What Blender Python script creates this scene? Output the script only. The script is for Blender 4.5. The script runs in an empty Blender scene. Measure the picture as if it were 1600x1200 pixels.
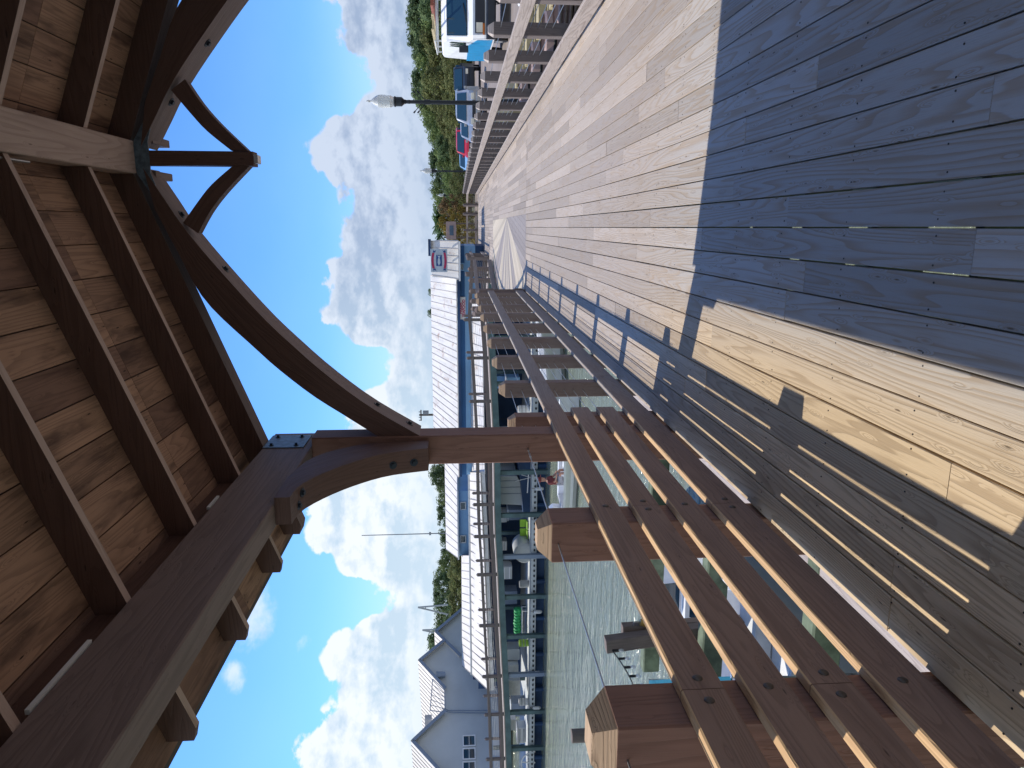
import bpy, bmesh, math, random
import numpy as np
from mathutils import Vector, Matrix
random.seed(7)
R_ = math.radians
SC = bpy.context.scene
COL = SC.collection

# ------------------------------------------------------------------ camera
F_PX, EYE = 1130.0, 1.52
def _rc(x, y): return np.array([(1200-y)-600, 800-x, -F_PX], float)
_fy = _rc(714, 355); _fy /= np.linalg.norm(_fy)
_h2 = _rc(726, 1355); _up = np.cross(_fy, _h2); _up /= np.linalg.norm(_up)
if _up[1] < 0: _up = -_up
_RM = np.stack([np.cross(_fy, _up), _fy, _up], 1)
_C = np.array([0, 0, EYE])
def P(x, y, X=None, Y=None, Z=None):
    """world point on the plane X=, Y= or Z= seen in direction (x, y)"""
    d = _RM.T @ _rc(x, y)
    if X is not None: t = X/d[0]
    elif Y is not None: t = Y/d[1]
    else: t = (Z-EYE)/d[2]
    return Vector(_C + d*t)
cam = bpy.data.cameras.new('camera'); camo = bpy.data.objects.new('camera', cam); COL.objects.link(camo)
cam.sensor_fit = 'HORIZONTAL'; cam.sensor_width = 36; cam.lens = F_PX/1600*36
cam.clip_start = .05; cam.clip_end = 6000
r_, u_, b_ = _RM.T @ np.array([1., 0, 0]), _RM.T @ np.array([0, 1., 0]), _RM.T @ np.array([0, 0, 1.])
camo.matrix_world = Matrix(((-u_[0], r_[0], b_[0], 0), (-u_[1], r_[1], b_[1], 0), (-u_[2], r_[2], b_[2], EYE), (0, 0, 0, 1)))
SC.camera = camo

# ------------------------------------------------------------------ light
SUNK, SUNM = .665, -.30            # a point at height z casts its shadow at x + SUNK*z, y + SUNM*z
sd = Vector((-SUNK, -SUNM, 1)).normalized()
sun = bpy.data.lights.new('sun', 'SUN'); sun.energy = 3.6; sun.angle = R_(.53); sun.color = (1, .93, .81)
suno = bpy.data.objects.new('sun', sun); COL.objects.link(suno)
suno.rotation_euler = sd.to_track_quat('Z', 'Y').to_euler()
SC.view_settings.view_transform = 'Standard'; SC.view_settings.look = 'None'
SC.view_settings.gamma = 1; SC.view_settings.exposure = .35
W = bpy.data.worlds.new('World'); SC.world = W; W.use_nodes = True
nt = W.node_tree; nt.nodes.clear()

class N:
    """tiny node-graph writer"""
    def __init__(s, nt): s.nt = nt
    def n(s, t, **k):
        x = s.nt.nodes.new(t)
        for a, b in k.items(): setattr(x, a, b)
        return x
    def put(s, sock, v):
        if isinstance(v, bpy.types.NodeSocket): s.nt.links.new(v, sock)
        elif isinstance(v, (tuple, list)) and len(v) == 3 and sock.type == 'RGBA': sock.default_value = (*v, 1)
        else: sock.default_value = v
    def m(s, op, *a, clamp=False):
        x = s.n('ShaderNodeMath', operation=op, use_clamp=clamp)
        for i, v in enumerate(a): s.put(x.inputs[i], v)
        return x.outputs[0]
    def mix(s, f, a, b, mode='MIX'):
        x = s.n('ShaderNodeMix', data_type='RGBA', blend_type=mode)
        s.put(x.inputs[0], f); s.put(x.inputs[6], a); s.put(x.inputs[7], b)
        return x.outputs[2]
    def xyz(s, v):
        x = s.n('ShaderNodeSeparateXYZ'); s.put(x.inputs[0], v); return x.outputs
    def vec(s, a, b, c=0.0):
        x = s.n('ShaderNodeCombineXYZ')
        for i, v in enumerate((a, b, c)): s.put(x.inputs[i], v)
        return x.outputs[0]
    def noise(s, v, scale=1.0, detail=4.0, rough=.55, dist=0.0):
        x = s.n('ShaderNodeTexNoise'); s.put(x.inputs['Vector'], v)
        x.inputs['Scale'].default_value = scale; x.inputs['Detail'].default_value = detail
        x.inputs['Roughness'].default_value = rough; x.inputs['Distortion'].default_value = dist
        return x.outputs['Fac']
    def ramp(s, f, *st):
        x = s.n('ShaderNodeValToRGB'); s.put(x.inputs[0], f)
        e = x.color_ramp.elements
        while len(e) < len(st): e.new(.5)
        for q, (p, c) in zip(e, st):
            q.position = p; q.color = (*(c if isinstance(c, tuple) else (c, c, c)), 1)
        return x.outputs[0]
    def step(s, v, a, b, lo=0.0, hi=1.0):
        x = s.n('ShaderNodeMapRange', interpolation_type='SMOOTHSTEP'); s.put(x.inputs[0], v)
        for i, q in enumerate((a, b, lo, hi)): s.put(x.inputs[i+1], q)
        return x.outputs[0]

g = N(nt)
sky = g.n('ShaderNodeTexSky', sky_type='NISHITA', sun_disc=False)
sky.sun_elevation = math.asin(sd.z); sky.sun_rotation = math.atan2(sd.x, sd.y) % (2*math.pi)
sky.air_density = 1.0; sky.dust_density = .6; sky.ozone_density = 1.6
tc = g.n('ShaderNodeTexCoord').outputs['Generated']
dx, dy, dz = g.xyz(tc)
az = g.m('MULTIPLY', g.m('ARCTAN2', dx, dy), 57.2958)
el = g.m('MULTIPLY', g.m('ARCSINE', dz), 57.2958)
fc = g.n('ShaderNodeFloatCurve'); g.put(fc.inputs['Value'], g.m('DIVIDE', g.m('ADD', az, 60.), 120.))
TOP = [(-60, 16), (-52, 13), (-44, 9), (-39.2, 11.3), (-36.9, 10.0), (-34.8, 8.8), (-32.6, 9.8), (-30, 7.4), (-28.3, 5.2), (-26.8, 7.7), (-25.3, 10.1), (-23.4, 11.7), (-21, 11.6),
       (-16.6, 9.3), (-13.1, 7.8), (-10.1, 5.2), (-9, 7.6), (-7.1, 9.6), (-3.7, 9.7), (-1, 8.2), (1.6, 7.9), (4.4, 10.2), (5.8, 10.4), (8, 8.3), (10.6, 6.3), (13.1, 7.9), (15.5, 8.2), (22, 10), (30, 7), (45, 11), (60, 16)]  # tops raised beyond the view on both sides to add ambient fill
cv = fc.mapping.curves[0]
pts = [((a+60)/120, h/20) for a, h in TOP]
cv.points[0].location = pts[0]; cv.points[1].location = pts[-1]
for p in pts[1:-1]: cv.points.new(*p)
fc.mapping.update()
H = g.m('MULTIPLY', fc.outputs[0], 20.)
v1 = g.vec(g.m('MULTIPLY', az, .30), g.m('MULTIPLY', el, .42), 3.1)
n1 = g.noise(v1, 1.3, 10, .60, 0.)
vor = g.n('ShaderNodeTexVoronoi', feature='SMOOTH_F1'); g.put(vor.inputs['Vector'], g.vec(g.m('ADD', g.m('MULTIPLY', az, .62), g.m('MULTIPLY', n1, 1.5)), g.m('ADD', g.m('MULTIPLY', el, .72), n1), 2.)); vor.inputs['Scale'].default_value = 1.; vor.inputs['Smoothness'].default_value = .35
n2 = g.m('SUBTRACT', 1., vor.outputs['Distance'])
hh = g.m('ADD', H, g.m('ADD', g.m('MULTIPLY', g.m('SUBTRACT', n1, .44), 3.8), g.m('MULTIPLY', g.m('SUBTRACT', n2, .45), 1.7)))
d = g.m('SUBTRACT', hh, el)
mask = g.step(d, -.12, .42)
# a few stray puffs and thin veils in the blue
sp = 0.0
for (a0, e0, ra, re) in ((-28.9, 15.0, 2.6, 1.3), (-33.6, 16.0, 1.0, .8), (-31.5, 11.5, .7, .6), (-48, 19, 5, 2), (24, 22, 6, 2)):
    q = g.m('ADD', g.m('POWER', g.m('ABSOLUTE', g.m('DIVIDE', g.m('SUBTRACT', az, a0), ra)), 2.), g.m('POWER', g.m('ABSOLUTE', g.m('DIVIDE', g.m('SUBTRACT', el, e0), re)), 2.))
    w = g.step(g.m('ADD', q, g.m('MULTIPLY', g.m('SUBTRACT', n1, .5), 5.)), 1.5, -.6)
    sp = w if isinstance(sp, float) else g.m('MAXIMUM', sp, w)
mask = g.m('MAXIMUM', mask, g.m('MULTIPLY', sp, .75))
veil = g.m('MULTIPLY', g.noise(g.vec(g.m('MULTIPLY', az, .1), g.m('MULTIPLY', el, .16), 9.), 1., 5, .5), g.step(el, 30., 4., 0., .16))
# cloud body tones
n3 = g.noise(g.vec(g.m('MULTIPLY', az, .14), g.m('MULTIPLY', el, .30), 7.7), 1.0, 8, .56, 0.)
# billows: the same field sampled a little towards the sun gives lit and shaded sides
n5 = g.noise(g.vec(g.m('MULTIPLY', g.m('SUBTRACT', az, .5), .30), g.m('MULTIPLY', g.m('ADD', el, .5), .42), 3.1), 1.3, 10, .60, 0.)
rel = g.m('MULTIPLY', g.m('SUBTRACT', n1, n5), 3.2)
edge = g.step(d, 2.2, .0)
lum = g.m('ADD', g.m('ADD', g.step(n3, .32, .60), g.m('MULTIPLY', edge, .5)), g.m('ADD', rel, g.m('MULTIPLY', g.m('SUBTRACT', n2, .5), .35)), clamp=True)
left = g.step(az, 4., -20.)
dark = g.mix(left, (.34, .43, .60), (.56, .70, .83))
lite = g.mix(left, (.60, .68, .82), (.88, .93, .98))
cl = g.mix(lum, dark, lite)
low = g.step(el, 6., .5, 0., .6)
cl = g.mix(low, cl, g.mix(left, (.42, .53, .70), (.62, .75, .88)))
skyc = g.mix(1.0, sky.outputs[0], (.055, .105, .178), 'MULTIPLY')
skyc = g.mix(veil, skyc, (.62, .80, .98))
skyc = g.mix(g.step(el, 11., 2., 0., .6), skyc, (.56, .74, .92))
out = g.mix(g.m('MULTIPLY', mask, .97), skyc, g.mix(1.0, cl, (.86, .86, .86), 'MULTIPLY'))
bg = g.n('ShaderNodeBackground'); g.put(bg.inputs[0], out); bg.inputs[1].default_value = 1.0
nt.links.new(bg.outputs[0], g.n('ShaderNodeOutputWorld').inputs[0])

# ------------------------------------------------------------------ materials
def newmat(name):
    m = bpy.data.materials.new(name); m.use_nodes = True
    g = N(m.node_tree); bs = m.node_tree.nodes['Principled BSDF']
    return m, g, bs
def bump(g, bs, h, strength=.4, dist=.01):
    b = g.n('ShaderNodeBump'); b.inputs['Strength'].default_value = strength; b.inputs['Distance'].default_value = dist
    g.put(b.inputs['Height'], h); g.put(bs.inputs['Normal'], b.outputs[0])
def wood(name, a, b, dark, rough=.75, ring=.45, knots=.6, far=None, far_at=(5., 9.), bmp=.5, spec=.3, blotch=.3, side=None):
    """sawn timber: grain runs along u (metres), v goes across; a..b spread between boards"""
    m, g, bs = newmat(name)
    u, v, _ = g.xyz(g.n('ShaderNodeUVMap').outputs[0])
    rnd = g.n('ShaderNodeNewGeometry').outputs['Random Per Island']
    lf = g.noise(g.vec(g.m('MULTIPLY', u, .24), g.m('MULTIPLY', v, 4.2), g.m('MULTIPLY', rnd, 37.)), 1., 2.5, .4, .1)
    vo = g.n('ShaderNodeTexVoronoi', voronoi_dimensions='3D'); g.put(vo.inputs['Vector'], g.vec(g.m('MULTIPLY', u, 1.5), g.m('MULTIPLY', v, 7.5), g.m('MULTIPLY', rnd, 11.)))
    kd = vo.outputs['Distance']; kc = g.xyz(vo.outputs['Color'])[0]
    kmask = g.m('MULTIPLY', g.step(kd, .17, .05), g.step(kc, .80, .84))
    kring = g.m('MULTIPLY', g.step(kd, .6, .1), g.step(kc, .80, .84))
    rings = g.m('FRACT', g.m('ADD', g.m('MULTIPLY', lf, 34.), g.m('MULTIPLY', kring, 2.6)))
    rg = g.m('MULTIPLY', g.step(rings, .35, .92), g.step(rings, 1., .93))
    fib = g.noise(g.vec(g.m('MULTIPLY', u, 5.), g.m('MULTIPLY', v, 190.), rnd), 1., 3, .6)
    stn = g.noise(g.vec(g.m('MULTIPLY', u, 1.7), g.m('MULTIPLY', v, 9.), g.m('MULTIPLY', rnd, 5.)), 1., 4, .55)
    r2 = g.m('FRACT', g.m('MULTIPLY', rnd, 7.31))
    c = g.mix(rnd, a, b)
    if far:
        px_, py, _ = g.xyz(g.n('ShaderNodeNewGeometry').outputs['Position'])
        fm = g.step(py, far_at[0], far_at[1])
        if side: c = g.mix(g.step(px_, side[0], side[1]), c, g.mix(rnd, side[2], side[3]))  # side tint: cool roof shade mixed into the board colour by x
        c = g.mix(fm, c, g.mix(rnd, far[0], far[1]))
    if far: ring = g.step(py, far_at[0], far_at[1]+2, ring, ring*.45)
    c = g.mix(g.m('MULTIPLY', rg, ring), c, dark)
    c = g.mix(g.m('MULTIPLY', g.step(fib, .5, .78), .30), c, dark)
    c = g.mix(g.m('MULTIPLY', g.step(stn, .48, .75), blotch), c, dark)
    c = g.mix(g.m('MULTIPLY', kmask, knots), c, tuple(x*.45 for x in dark))
    c = g.mix(1., c, g.vec(*[g.m('ADD', g.m('MULTIPLY', r2, .32), .84)]*3), 'MULTIPLY')
    g.put(bs.inputs['Base Color'], c)
    bs.inputs['Roughness'].default_value = rough; bs.inputs['Specular IOR Level'].default_value = spec
    h = g.m('ADD', g.m('MULTIPLY', rg, -.6), g.m('ADD', g.m('MULTIPLY', fib, .7), g.m('MULTIPLY', kmask, -.8)))
    bump(g, bs, h, bmp, .004)
    return m
def plain(name, c, rough=.6, metal=0., var=.12, scale=3., spec=.4, bmp=0.):
    m, g, bs = newmat(name)
    o = g.n('ShaderNodeTexCoord').outputs['Object']
    f = g.noise(o, scale, 6, .6)
    g.put(bs.inputs['Base Color'], g.mix(g.step(f, .3, .7), tuple(x*(1-var) for x in c), tuple(min(1, x*(1+var)) for x in c)))
    bs.inputs['Roughness'].default_value = rough; bs.inputs['Metallic'].default_value = metal; bs.inputs['Specular IOR Level'].default_value = spec
    if bmp: bump(g, bs, f, bmp, .02)
    return m
M = {}
M['deck'] = wood('deck_wood', (.66, .50, .305), (.59, .455, .30), (.32, .22, .125), .8, .55, .95, far=((.425, .36, .30), (.335, .285, .245)), far_at=(3.2, 6.5), side=(-.75, -.25, (.44, .43, .42), (.35, .345, .34)))  # side: bluish shade under the roof put into the near boards' colour
M['stain'] = wood('stained_timber', (.15, .082, .064), (.12, .067, .053), (.055, .028, .023), .6, .28, .8, bmp=.35)
M['beam'] = wood('roof_beam_timber', (.25, .185, .165), (.22, .165, .15), (.11, .075, .065), .7, .3, .6, bmp=.35)
M['pale'] = wood('pale_rafter_timber', (.58, .43, .36), (.52, .39, .33), (.30, .20, .16), .7, .35, .6, bmp=.35)
M['boards'] = wood('ceiling_boards', (.46, .28, .18), (.21, .12, .085), (.06, .03, .023), .75, .30, 1., bmp=.3, blotch=.85)
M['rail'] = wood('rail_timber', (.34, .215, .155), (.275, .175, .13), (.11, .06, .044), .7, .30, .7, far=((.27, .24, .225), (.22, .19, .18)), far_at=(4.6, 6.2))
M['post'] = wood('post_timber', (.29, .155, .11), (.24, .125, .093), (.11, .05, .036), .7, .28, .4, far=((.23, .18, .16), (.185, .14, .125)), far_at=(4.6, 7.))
M['railtop'] = wood('worn_sunlit_rail_top', (.74, .48, .25), (.66, .43, .23), (.40, .24, .12), .8, .35, .4, far=((.44, .385, .32), (.38, .33, .28)), far_at=(4.6, 6.2))  # rail top faces: wear plus sunlit brightness put into the colour
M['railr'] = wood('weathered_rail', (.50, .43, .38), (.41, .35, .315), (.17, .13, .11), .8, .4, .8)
M['postr'] = wood('weathered_post', (.22, .185, .17), (.165, .14, .135), (.08, .06, .055), .8, .35, .4)
M['cap'] = wood('sawn_post_top', (.50, .35, .22), (.45, .31, .20), (.20, .12, .07), .8, .45, .3)
M['pile'] = wood('old_piling', (.22, .17, .135), (.18, .14, .115), (.05, .04, .03), .9, .3, .4)
M['inlayA'] = wood('inlay_cream', (.54, .46, .35), (.50, .43, .33), (.32, .26, .2), .8, .25, .3)
M['inlayB'] = wood('inlay_grey', (.32, .28, .255), (.29, .255, .235), (.17, .14, .13), .8, .25, .3)
M['steel'] = plain('dark_steel', (.035, .045, .06), .45, .6)
M['plate'] = plain('painted_steel_plate', (.10, .14, .18), .5, .1, .35, 30)
M['galv'] = plain('galvanised_steel', (.5, .5, .5), .35, .9)
M['cable'] = plain('steel_cable', (.30, .31, .32), .35, .7)
M['bolt'] = plain('weathered_bolt', (.10, .085, .075), .5, .6)
M['nail'] = plain('nail_head', (.03, .025, .022), .6, .3)
M['white'] = plain('white_paint', (.78, .79, .80), .4, 0, .05)
M['offwhite'] = plain('aged_white', (.62, .63, .62), .6, 0, .12)
M['grey'] = plain('grey_paint', (.30, .32, .34), .6, 0, .12)
M['black'] = plain('black_rubber', (.012, .013, .015), .6)
M['lampblack'] = plain('black_lamp_paint', (.008, .012, .018), .35)
M['bluewall'] = plain('blue_wall', (.018, .10, .26), .55, 0, .12, .6)
M['navy'] = plain('dark_blue_wall', (.012, .045, .12), .6, 0, .25, .8)
M['lblue'] = plain('light_blue_wall', (.20, .38, .60), .5, 0, .08, .6)
M['teal'] = plain('teal_timber', (.075, .125, .13), .6, 0, .25, 1.5)
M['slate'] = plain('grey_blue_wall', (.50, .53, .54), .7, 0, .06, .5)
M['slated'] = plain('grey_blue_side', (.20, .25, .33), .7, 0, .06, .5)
M['roofing'] = plain('roof_covering', (.10, .09, .085), .9)
M['asphalt'] = plain('asphalt', (.25, .205, .175), .95, 0, .15, .5)
M['soil'] = plain('soil', (.10, .09, .05), .95, 0, .4, .1)
M['concrete'] = plain('concrete', (.36, .34, .31), .9, 0, .2, 2)
M['mauve'] = plain('mauve_pipe', (.40, .29, .27), .8, 0, .12, 4)
M['tan'] = plain('tan_timber', (.46, .38, .22), .8, 0, .2, 4)
M['green'] = plain('green_tarp', (.03, .38, .12), .6, 0, .2, 3)
M['lime'] = plain('lime_plastic', (.30, .52, .06), .5)
M['canvas'] = plain('teal_canvas', (.004, .12, .18), .8, 0, .12, 6, .2, .3)
M['algae'] = plain('algae_timber', (.13, .16, .10), .9, 0, .35, 5)
M['red'] = plain('red_paint', (.45, .02, .04), .35)
M['signred'] = plain('sign_red', (.42, .03, .10), .6)
M['signblue'] = plain('sign_blue', (.02, .07, .24), .6)
M['signbg'] = plain('sign_ground', (.42, .50, .58), .6)
M['vanblue'] = plain('cyan_paint', (.0, .30, .62), .3)
M['carblue'] = plain('blue_grey_paint', (.09, .14, .20), .3, .3)
M['silver'] = plain('silver_paint', (.45, .46, .47), .3, .6)
M['dark'] = plain('dark_paint', (.03, .035, .045), .3, .2)
M['orange'] = plain('orange_lens', (.60, .16, .02), .3)
M['lens'] = plain('clear_lens', (.75, .72, .6), .15)
M['rust'] = plain('rusty_steel', (.25, .08, .05), .8)
M['skin'] = plain('skin', (.42, .22, .15), .6)
M['shirt'] = plain('dark_red_shirt', (.16, .03, .03), .8)
M['denim'] = plain('pale_shorts', (.3, .3, .32), .8)
M['brass'] = plain('brass', (.45, .28, .08), .4, .6)
def glass(name, c, rough=.06):
    m, g, bs = newmat(name); bs.inputs['Base Color'].default_value = (*c, 1); bs.inputs['Roughness'].default_value = rough
    bs.inputs['Specular IOR Level'].default_value = .8; return m
M['glass'] = glass('window_glass', (.015, .04, .06)); M['globe'] = None
m, g, bs = newmat('lamp_globe_glass'); bs.inputs['Base Color'].default_value = (.8, .82, .8, 1); bs.inputs['Transmission Weight'].default_value = .45; bs.inputs['Roughness'].default_value = .25
M['globe'] = m
def metalroof(name, c, seam=.45, rust=0., dirt=.15):
    """standing seam sheet: ribs are modelled, this gives the chalky paint, streaks and rust"""
    m, g, bs = newmat(name)
    u, v, _ = g.xyz(g.n('ShaderNodeUVMap').outputs[0])
    f = g.noise(g.vec(g.m('MULTIPLY', u, .35), g.m('MULTIPLY', v, 2.4)), 1., 6, .6)
    k = g.noise(g.vec(g.m('MULTIPLY', u, .9), g.m('MULTIPLY', v, 1.3), 4.), 1., 8, .7)
    c2 = g.mix(g.m('MULTIPLY', g.step(f, .4, .75), dirt), c, tuple(x*.55 for x in c))
    if rust: c2 = g.mix(g.m('MULTIPLY', g.step(k, .53, .72), rust), c2, (.34, .20, .12))
    g.put(bs.inputs['Base Color'], c2); bs.inputs['Roughness'].default_value = .6; bs.inputs['Specular IOR Level'].default_value = .3
    return m
M['roofA'] = metalroof('weathered_white_roof', (.70, .67, .63), rust=.95, dirt=.5)
M['roofB'] = metalroof('white_seam_roof', (.72, .67, .60), dirt=.35)
M['seamA'] = plain('rusty_roof_seam', (.52, .47, .42), .7)
M['seam'] = plain('roof_seam', (.30, .27, .24), .7)
def leaf(name, a, b, c3):
    m, g, bs = newmat(name)
    rnd = g.n('ShaderNodeNewGeometry').outputs['Random Per Island']
    ob = g.n('ShaderNodeObjectInfo').outputs['Random']
    pos = g.n('ShaderNodeTexCoord').outputs['Object']
    cl = g.noise(pos, .7, 3, .5)
    c = g.mix(g.step(cl, .35, .65), a, b); c = g.mix(g.m('MULTIPLY', rnd, .55), c, c3)
    c = g.mix(1., c, g.vec(*[g.m('ADD', g.m('MULTIPLY', ob, .5), .75)]*3), 'MULTIPLY')
    g.put(bs.inputs['Base Color'], c); bs.inputs['Roughness'].default_value = .75; bs.inputs['Specular IOR Level'].default_value = .15
    tr = g.n('ShaderNodeBsdfTranslucent'); g.put(tr.inputs[0], c)
    mx = g.n('ShaderNodeMixShader'); mx.inputs[0].default_value = .3
    m.node_tree.links.new(bs.outputs[0], mx.inputs[1]); m.node_tree.links.new(tr.outputs[0], mx.inputs[2])
    m.node_tree.links.new(mx.outputs[0], m.node_tree.nodes['Material Output'].inputs[0])
    return m
M['leafA'] = leaf('leaf_green', (.11, .175, .065), (.17, .235, .085), (.22, .24, .09))
M['leafB'] = leaf('leaf_dark', (.085, .145, .065), (.125, .18, .08), (.16, .20, .09))
M['leafC'] = leaf('leaf_olive', (.15, .20, .075), (.19, .22, .085), (.25, .21, .085))
M['leafY'] = leaf('leaf_yellow', (.28, .20, .04), (.34, .25, .06), (.20, .17, .05))
M['leafR'] = leaf('leaf_brown', (.17, .11, .05), (.13, .10, .05), (.22, .13, .07))
M['palm'] = leaf('leaf_palm', (.05, .11, .035), (.08, .15, .05), (.12, .18, .06))
M['bark'] = plain('bark', (.11, .085, .065), .9, 0, .3, 6, .2, .4)
m, g, bs = newmat('harbour_water')
o = g.n('ShaderNodeTexCoord').outputs['Object']
ox, oy, _ = g.xyz(o)
w1 = g.noise(g.vec(g.m('MULTIPLY', ox, 1.1), g.m('MULTIPLY', oy, 2.4)), 1., 5, .6, .6)
w2 = g.noise(g.vec(g.m('MULTIPLY', ox, .16), g.m('MULTIPLY', oy, .42), 3.), 1., 4, .5, .8)
w3 = g.noise(g.vec(g.m('MULTIPLY', ox, 6.), g.m('MULTIPLY', oy, 9.)), 1., 3, .6)
g.put(bs.inputs['Base Color'], g.mix(w2, (.185, .215, .155), (.23, .26, .20)))
bs.inputs['Roughness'].default_value = .07; bs.inputs['IOR'].default_value = 1.33
bump(g, bs, g.m('ADD', w1, g.m('ADD', g.m('MULTIPLY', w2, 2.), g.m('MULTIPLY', w3, .25))), .8, .22)
bs.inputs['Roughness'].default_value = .10
M['water'] = m

# ------------------------------------------------------------------ mesh builder
class MB:
    def __init__(s): s.v = []; s.f = []; s.uv = []; s.mi = []; s.mats = []
    def mat(s, name):
        if name not in s.mats: s.mats.append(name)
        return s.mats.index(name)
    def add(s, vs, fs, uvs, mi=0):
        b = len(s.v); s.v += [tuple(x) for x in vs]
        for f, u in zip(fs, uvs): s.f.append([b+i for i in f]); s.uv.append(u); s.mi.append(mi)
    def beam(s, p0, p1, w, h, up=(0, 0, 1), ch=.004, mi=0, top=None):
        """box from p0 to p1, w across, h along up; long edges chamfered"""
        p0, p1 = Vector(p0), Vector(p1); d = p1-p0; L = d.length; d.normalize()
        sv = d.cross(Vector(up)).normalized(); uv_ = sv.cross(d)
        a, b = w/2, h/2; c = min(ch, a*.6, b*.6)
        pr = [(-a+c, -b), (a-c, -b), (a, -b+c), (a, b-c), (a-c, b), (-a+c, b), (-a, b-c), (-a, -b+c)] if c > 0 else [(-a, -b), (a, -b), (a, b), (-a, b)]
        n = len(pr); vs = [p0+sv*x+uv_*y for x, y in pr]+[p1+sv*x+uv_*y for x, y in pr]
        u0, v0 = random.random()*60, random.random()*60
        per = [0]
        for i in range(n): per.append(per[-1]+math.dist(pr[i], pr[(i+1) % n]))
        fs, us = [], []
        for i in range(n):
            j = (i+1) % n; fs.append([i, j, n+j, n+i]); us.append([(u0, v0+per[i]), (u0, v0+per[i+1]), (u0+L, v0+per[i+1]), (u0+L, v0+per[i])])
        fs.append(list(range(n))[::-1]); us.append([(u0+y*.3, v0+x) for x, y in pr][::-1])
        fs.append([n+i for i in range(n)]); us.append([(u0+y*.3, v0+x) for x, y in pr])
        s.add(vs, fs, us, mi)
        if top is not None:
            k0 = len(s.mi)-len(fs); s.mi[k0+(4 if n == 8 else 2)] = top
            if n == 8: s.mi[k0+3] = s.mi[k0+5] = top
        return s
    def box(s, x0, x1, y0, y1, z0, z1, ch=0., mi=0, top=None):
        lx, ly, lz = x1-x0, y1-y0, z1-z0
        cx, cy, cz = (x0+x1)/2, (y0+y1)/2, (z0+z1)/2
        if lz >= lx and lz >= ly: return s.beam((cx, cy, z0), (cx, cy, z1), lx, ly, (0, 1, 0), ch, mi)
        if ly >= lx: return s.beam((cx, y0, cz), (cx, y1, cz), lx, lz, (0, 0, 1), ch, mi, top)
        return s.beam((x0, cy, cz), (x1, cy, cz), ly, lz, (0, 0, 1), ch, mi)
    def prism(s, poly, o, ax, ay, t, mi=0):
        """2D polygon in plane (o, ax, ay) extruded by vector t"""
        o, ax, ay, t = Vector(o), Vector(ax), Vector(ay), Vector(t)
        n = len(poly); vs = [o+ax*x+ay*y for x, y in poly]; vs += [v+t for v in vs]
        u0, v0 = random.random()*60, random.random()*60; T = t.length
        fs = [list(range(n))[::-1], [n+i for i in range(n)]]
        us = [[(u0+x, v0+y) for x, y in poly][::-1], [(u0+x, v0+y) for x, y in poly]]
        acc = 0
        for i in range(n):
            j = (i+1) % n; L = math.dist(poly[i], poly[j]); fs.append([i, j, n+j, n+i])
            us.append([(u0+acc, v0), (u0+acc+L, v0), (u0+acc+L, v0+T), (u0+acc, v0+T)]); acc += L
        s.add(vs, fs, us, mi); return s
    def strip(s, A, B, t, mi=0):
        """curved slab between polylines A and B (same count), thickness vector t"""
        t = Vector(t); A = [Vector(a) for a in A]; B = [Vector(b) for b in B]; n = len(A)
        vs = A+B+[a+t for a in A]+[b+t for b in B]
        u0, v0 = random.random()*60, random.random()*60; T = t.length
        L = [0]
        for i in range(n-1): L.append(L[-1]+((A[i+1]-A[i]).length+(B[i+1]-B[i]).length)/2)
        fs, us = [], []
        wd = [(A[i]-B[i]).length for i in range(n)]
        for i in range(n-1):
            j = i+1; a, b = u0+L[i], u0+L[j]
            fs += [[i, j, n+j, n+i], [2*n+i, 3*n+i, 3*n+j, 2*n+j], [i, 2*n+i, 2*n+j, j], [n+i, n+j, 3*n+j, 3*n+i]]
            us += [[(a, v0), (b, v0), (b, v0+wd[j]), (a, v0+wd[i])], [(a, v0+1), (a, v0+1+wd[i]), (b, v0+1+wd[j]), (b, v0+1)],
                   [(a, v0+2), (a, v0+2+T), (b, v0+2+T), (b, v0+2)], [(a, v0+3), (b, v0+3), (b, v0+3+T), (a, v0+3+T)]]
        for i in (0, n-1):
            fs.append([i, n+i, 3*n+i, 2*n+i]); us.append([(u0, v0), (u0, v0+wd[i]), (u0+.05, v0+wd[i]), (u0+.05, v0)])
        s.add(vs, fs, us, mi); return s
    def cyl(s, p0, p1, r0, r1=None, n=10, mi=0, caps=True):
        r1 = r0 if r1 is None else r1
        p0, p1 = Vector(p0), Vector(p1); d = p1-p0; L = d.length; d.normalize()
        a = d.orthogonal().normalized(); b = d.cross(a)
        ring = [(math.cos(2*math.pi*i/n), math.sin(2*math.pi*i/n)) for i in range(n)]
        vs = [p0+(a*c+b*q)*r0 for c, q in ring]+[p1+(a*c+b*q)*r1 for c, q in ring]
        u0, v0 = random.random()*60, random.random()*60; w = 2*math.pi*r0/n
        fs, us = [], []
        for i in range(n):
            j = (i+1) % n; fs.append([i, j, n+j, n+i]); us.append([(u0, v0+i*w), (u0, v0+(i+1)*w), (u0+L, v0+(i+1)*w), (u0+L, v0+i*w)])
        if caps:
            fs += [list(range(n))[::-1], [n+i for i in range(n)]]
            us += [[(u0+c*r0, v0+q*r0) for c, q in ring][::-1], [(u0+c*r1, v0+q*r1) for c, q in ring]]
        s.add(vs, fs, us, mi); return s
    def lathe(s, c, prof, n=16, mi=0):
        """prof: (radius, z) upward, around a vertical axis at c"""
        for (r0, z0), (r1, z1) in zip(prof, prof[1:]):
            s.cyl((c[0], c[1], c[2]+z0), (c[0], c[1], c[2]+z1), max(r0, 1e-4), max(r1, 1e-4), n, mi, False)
        return s
    def tube(s, pts, r, n=6, mi=0):
        for a, b in zip(pts, pts[1:]): s.cyl(a, b, r, r, n, mi)
        return s
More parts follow.
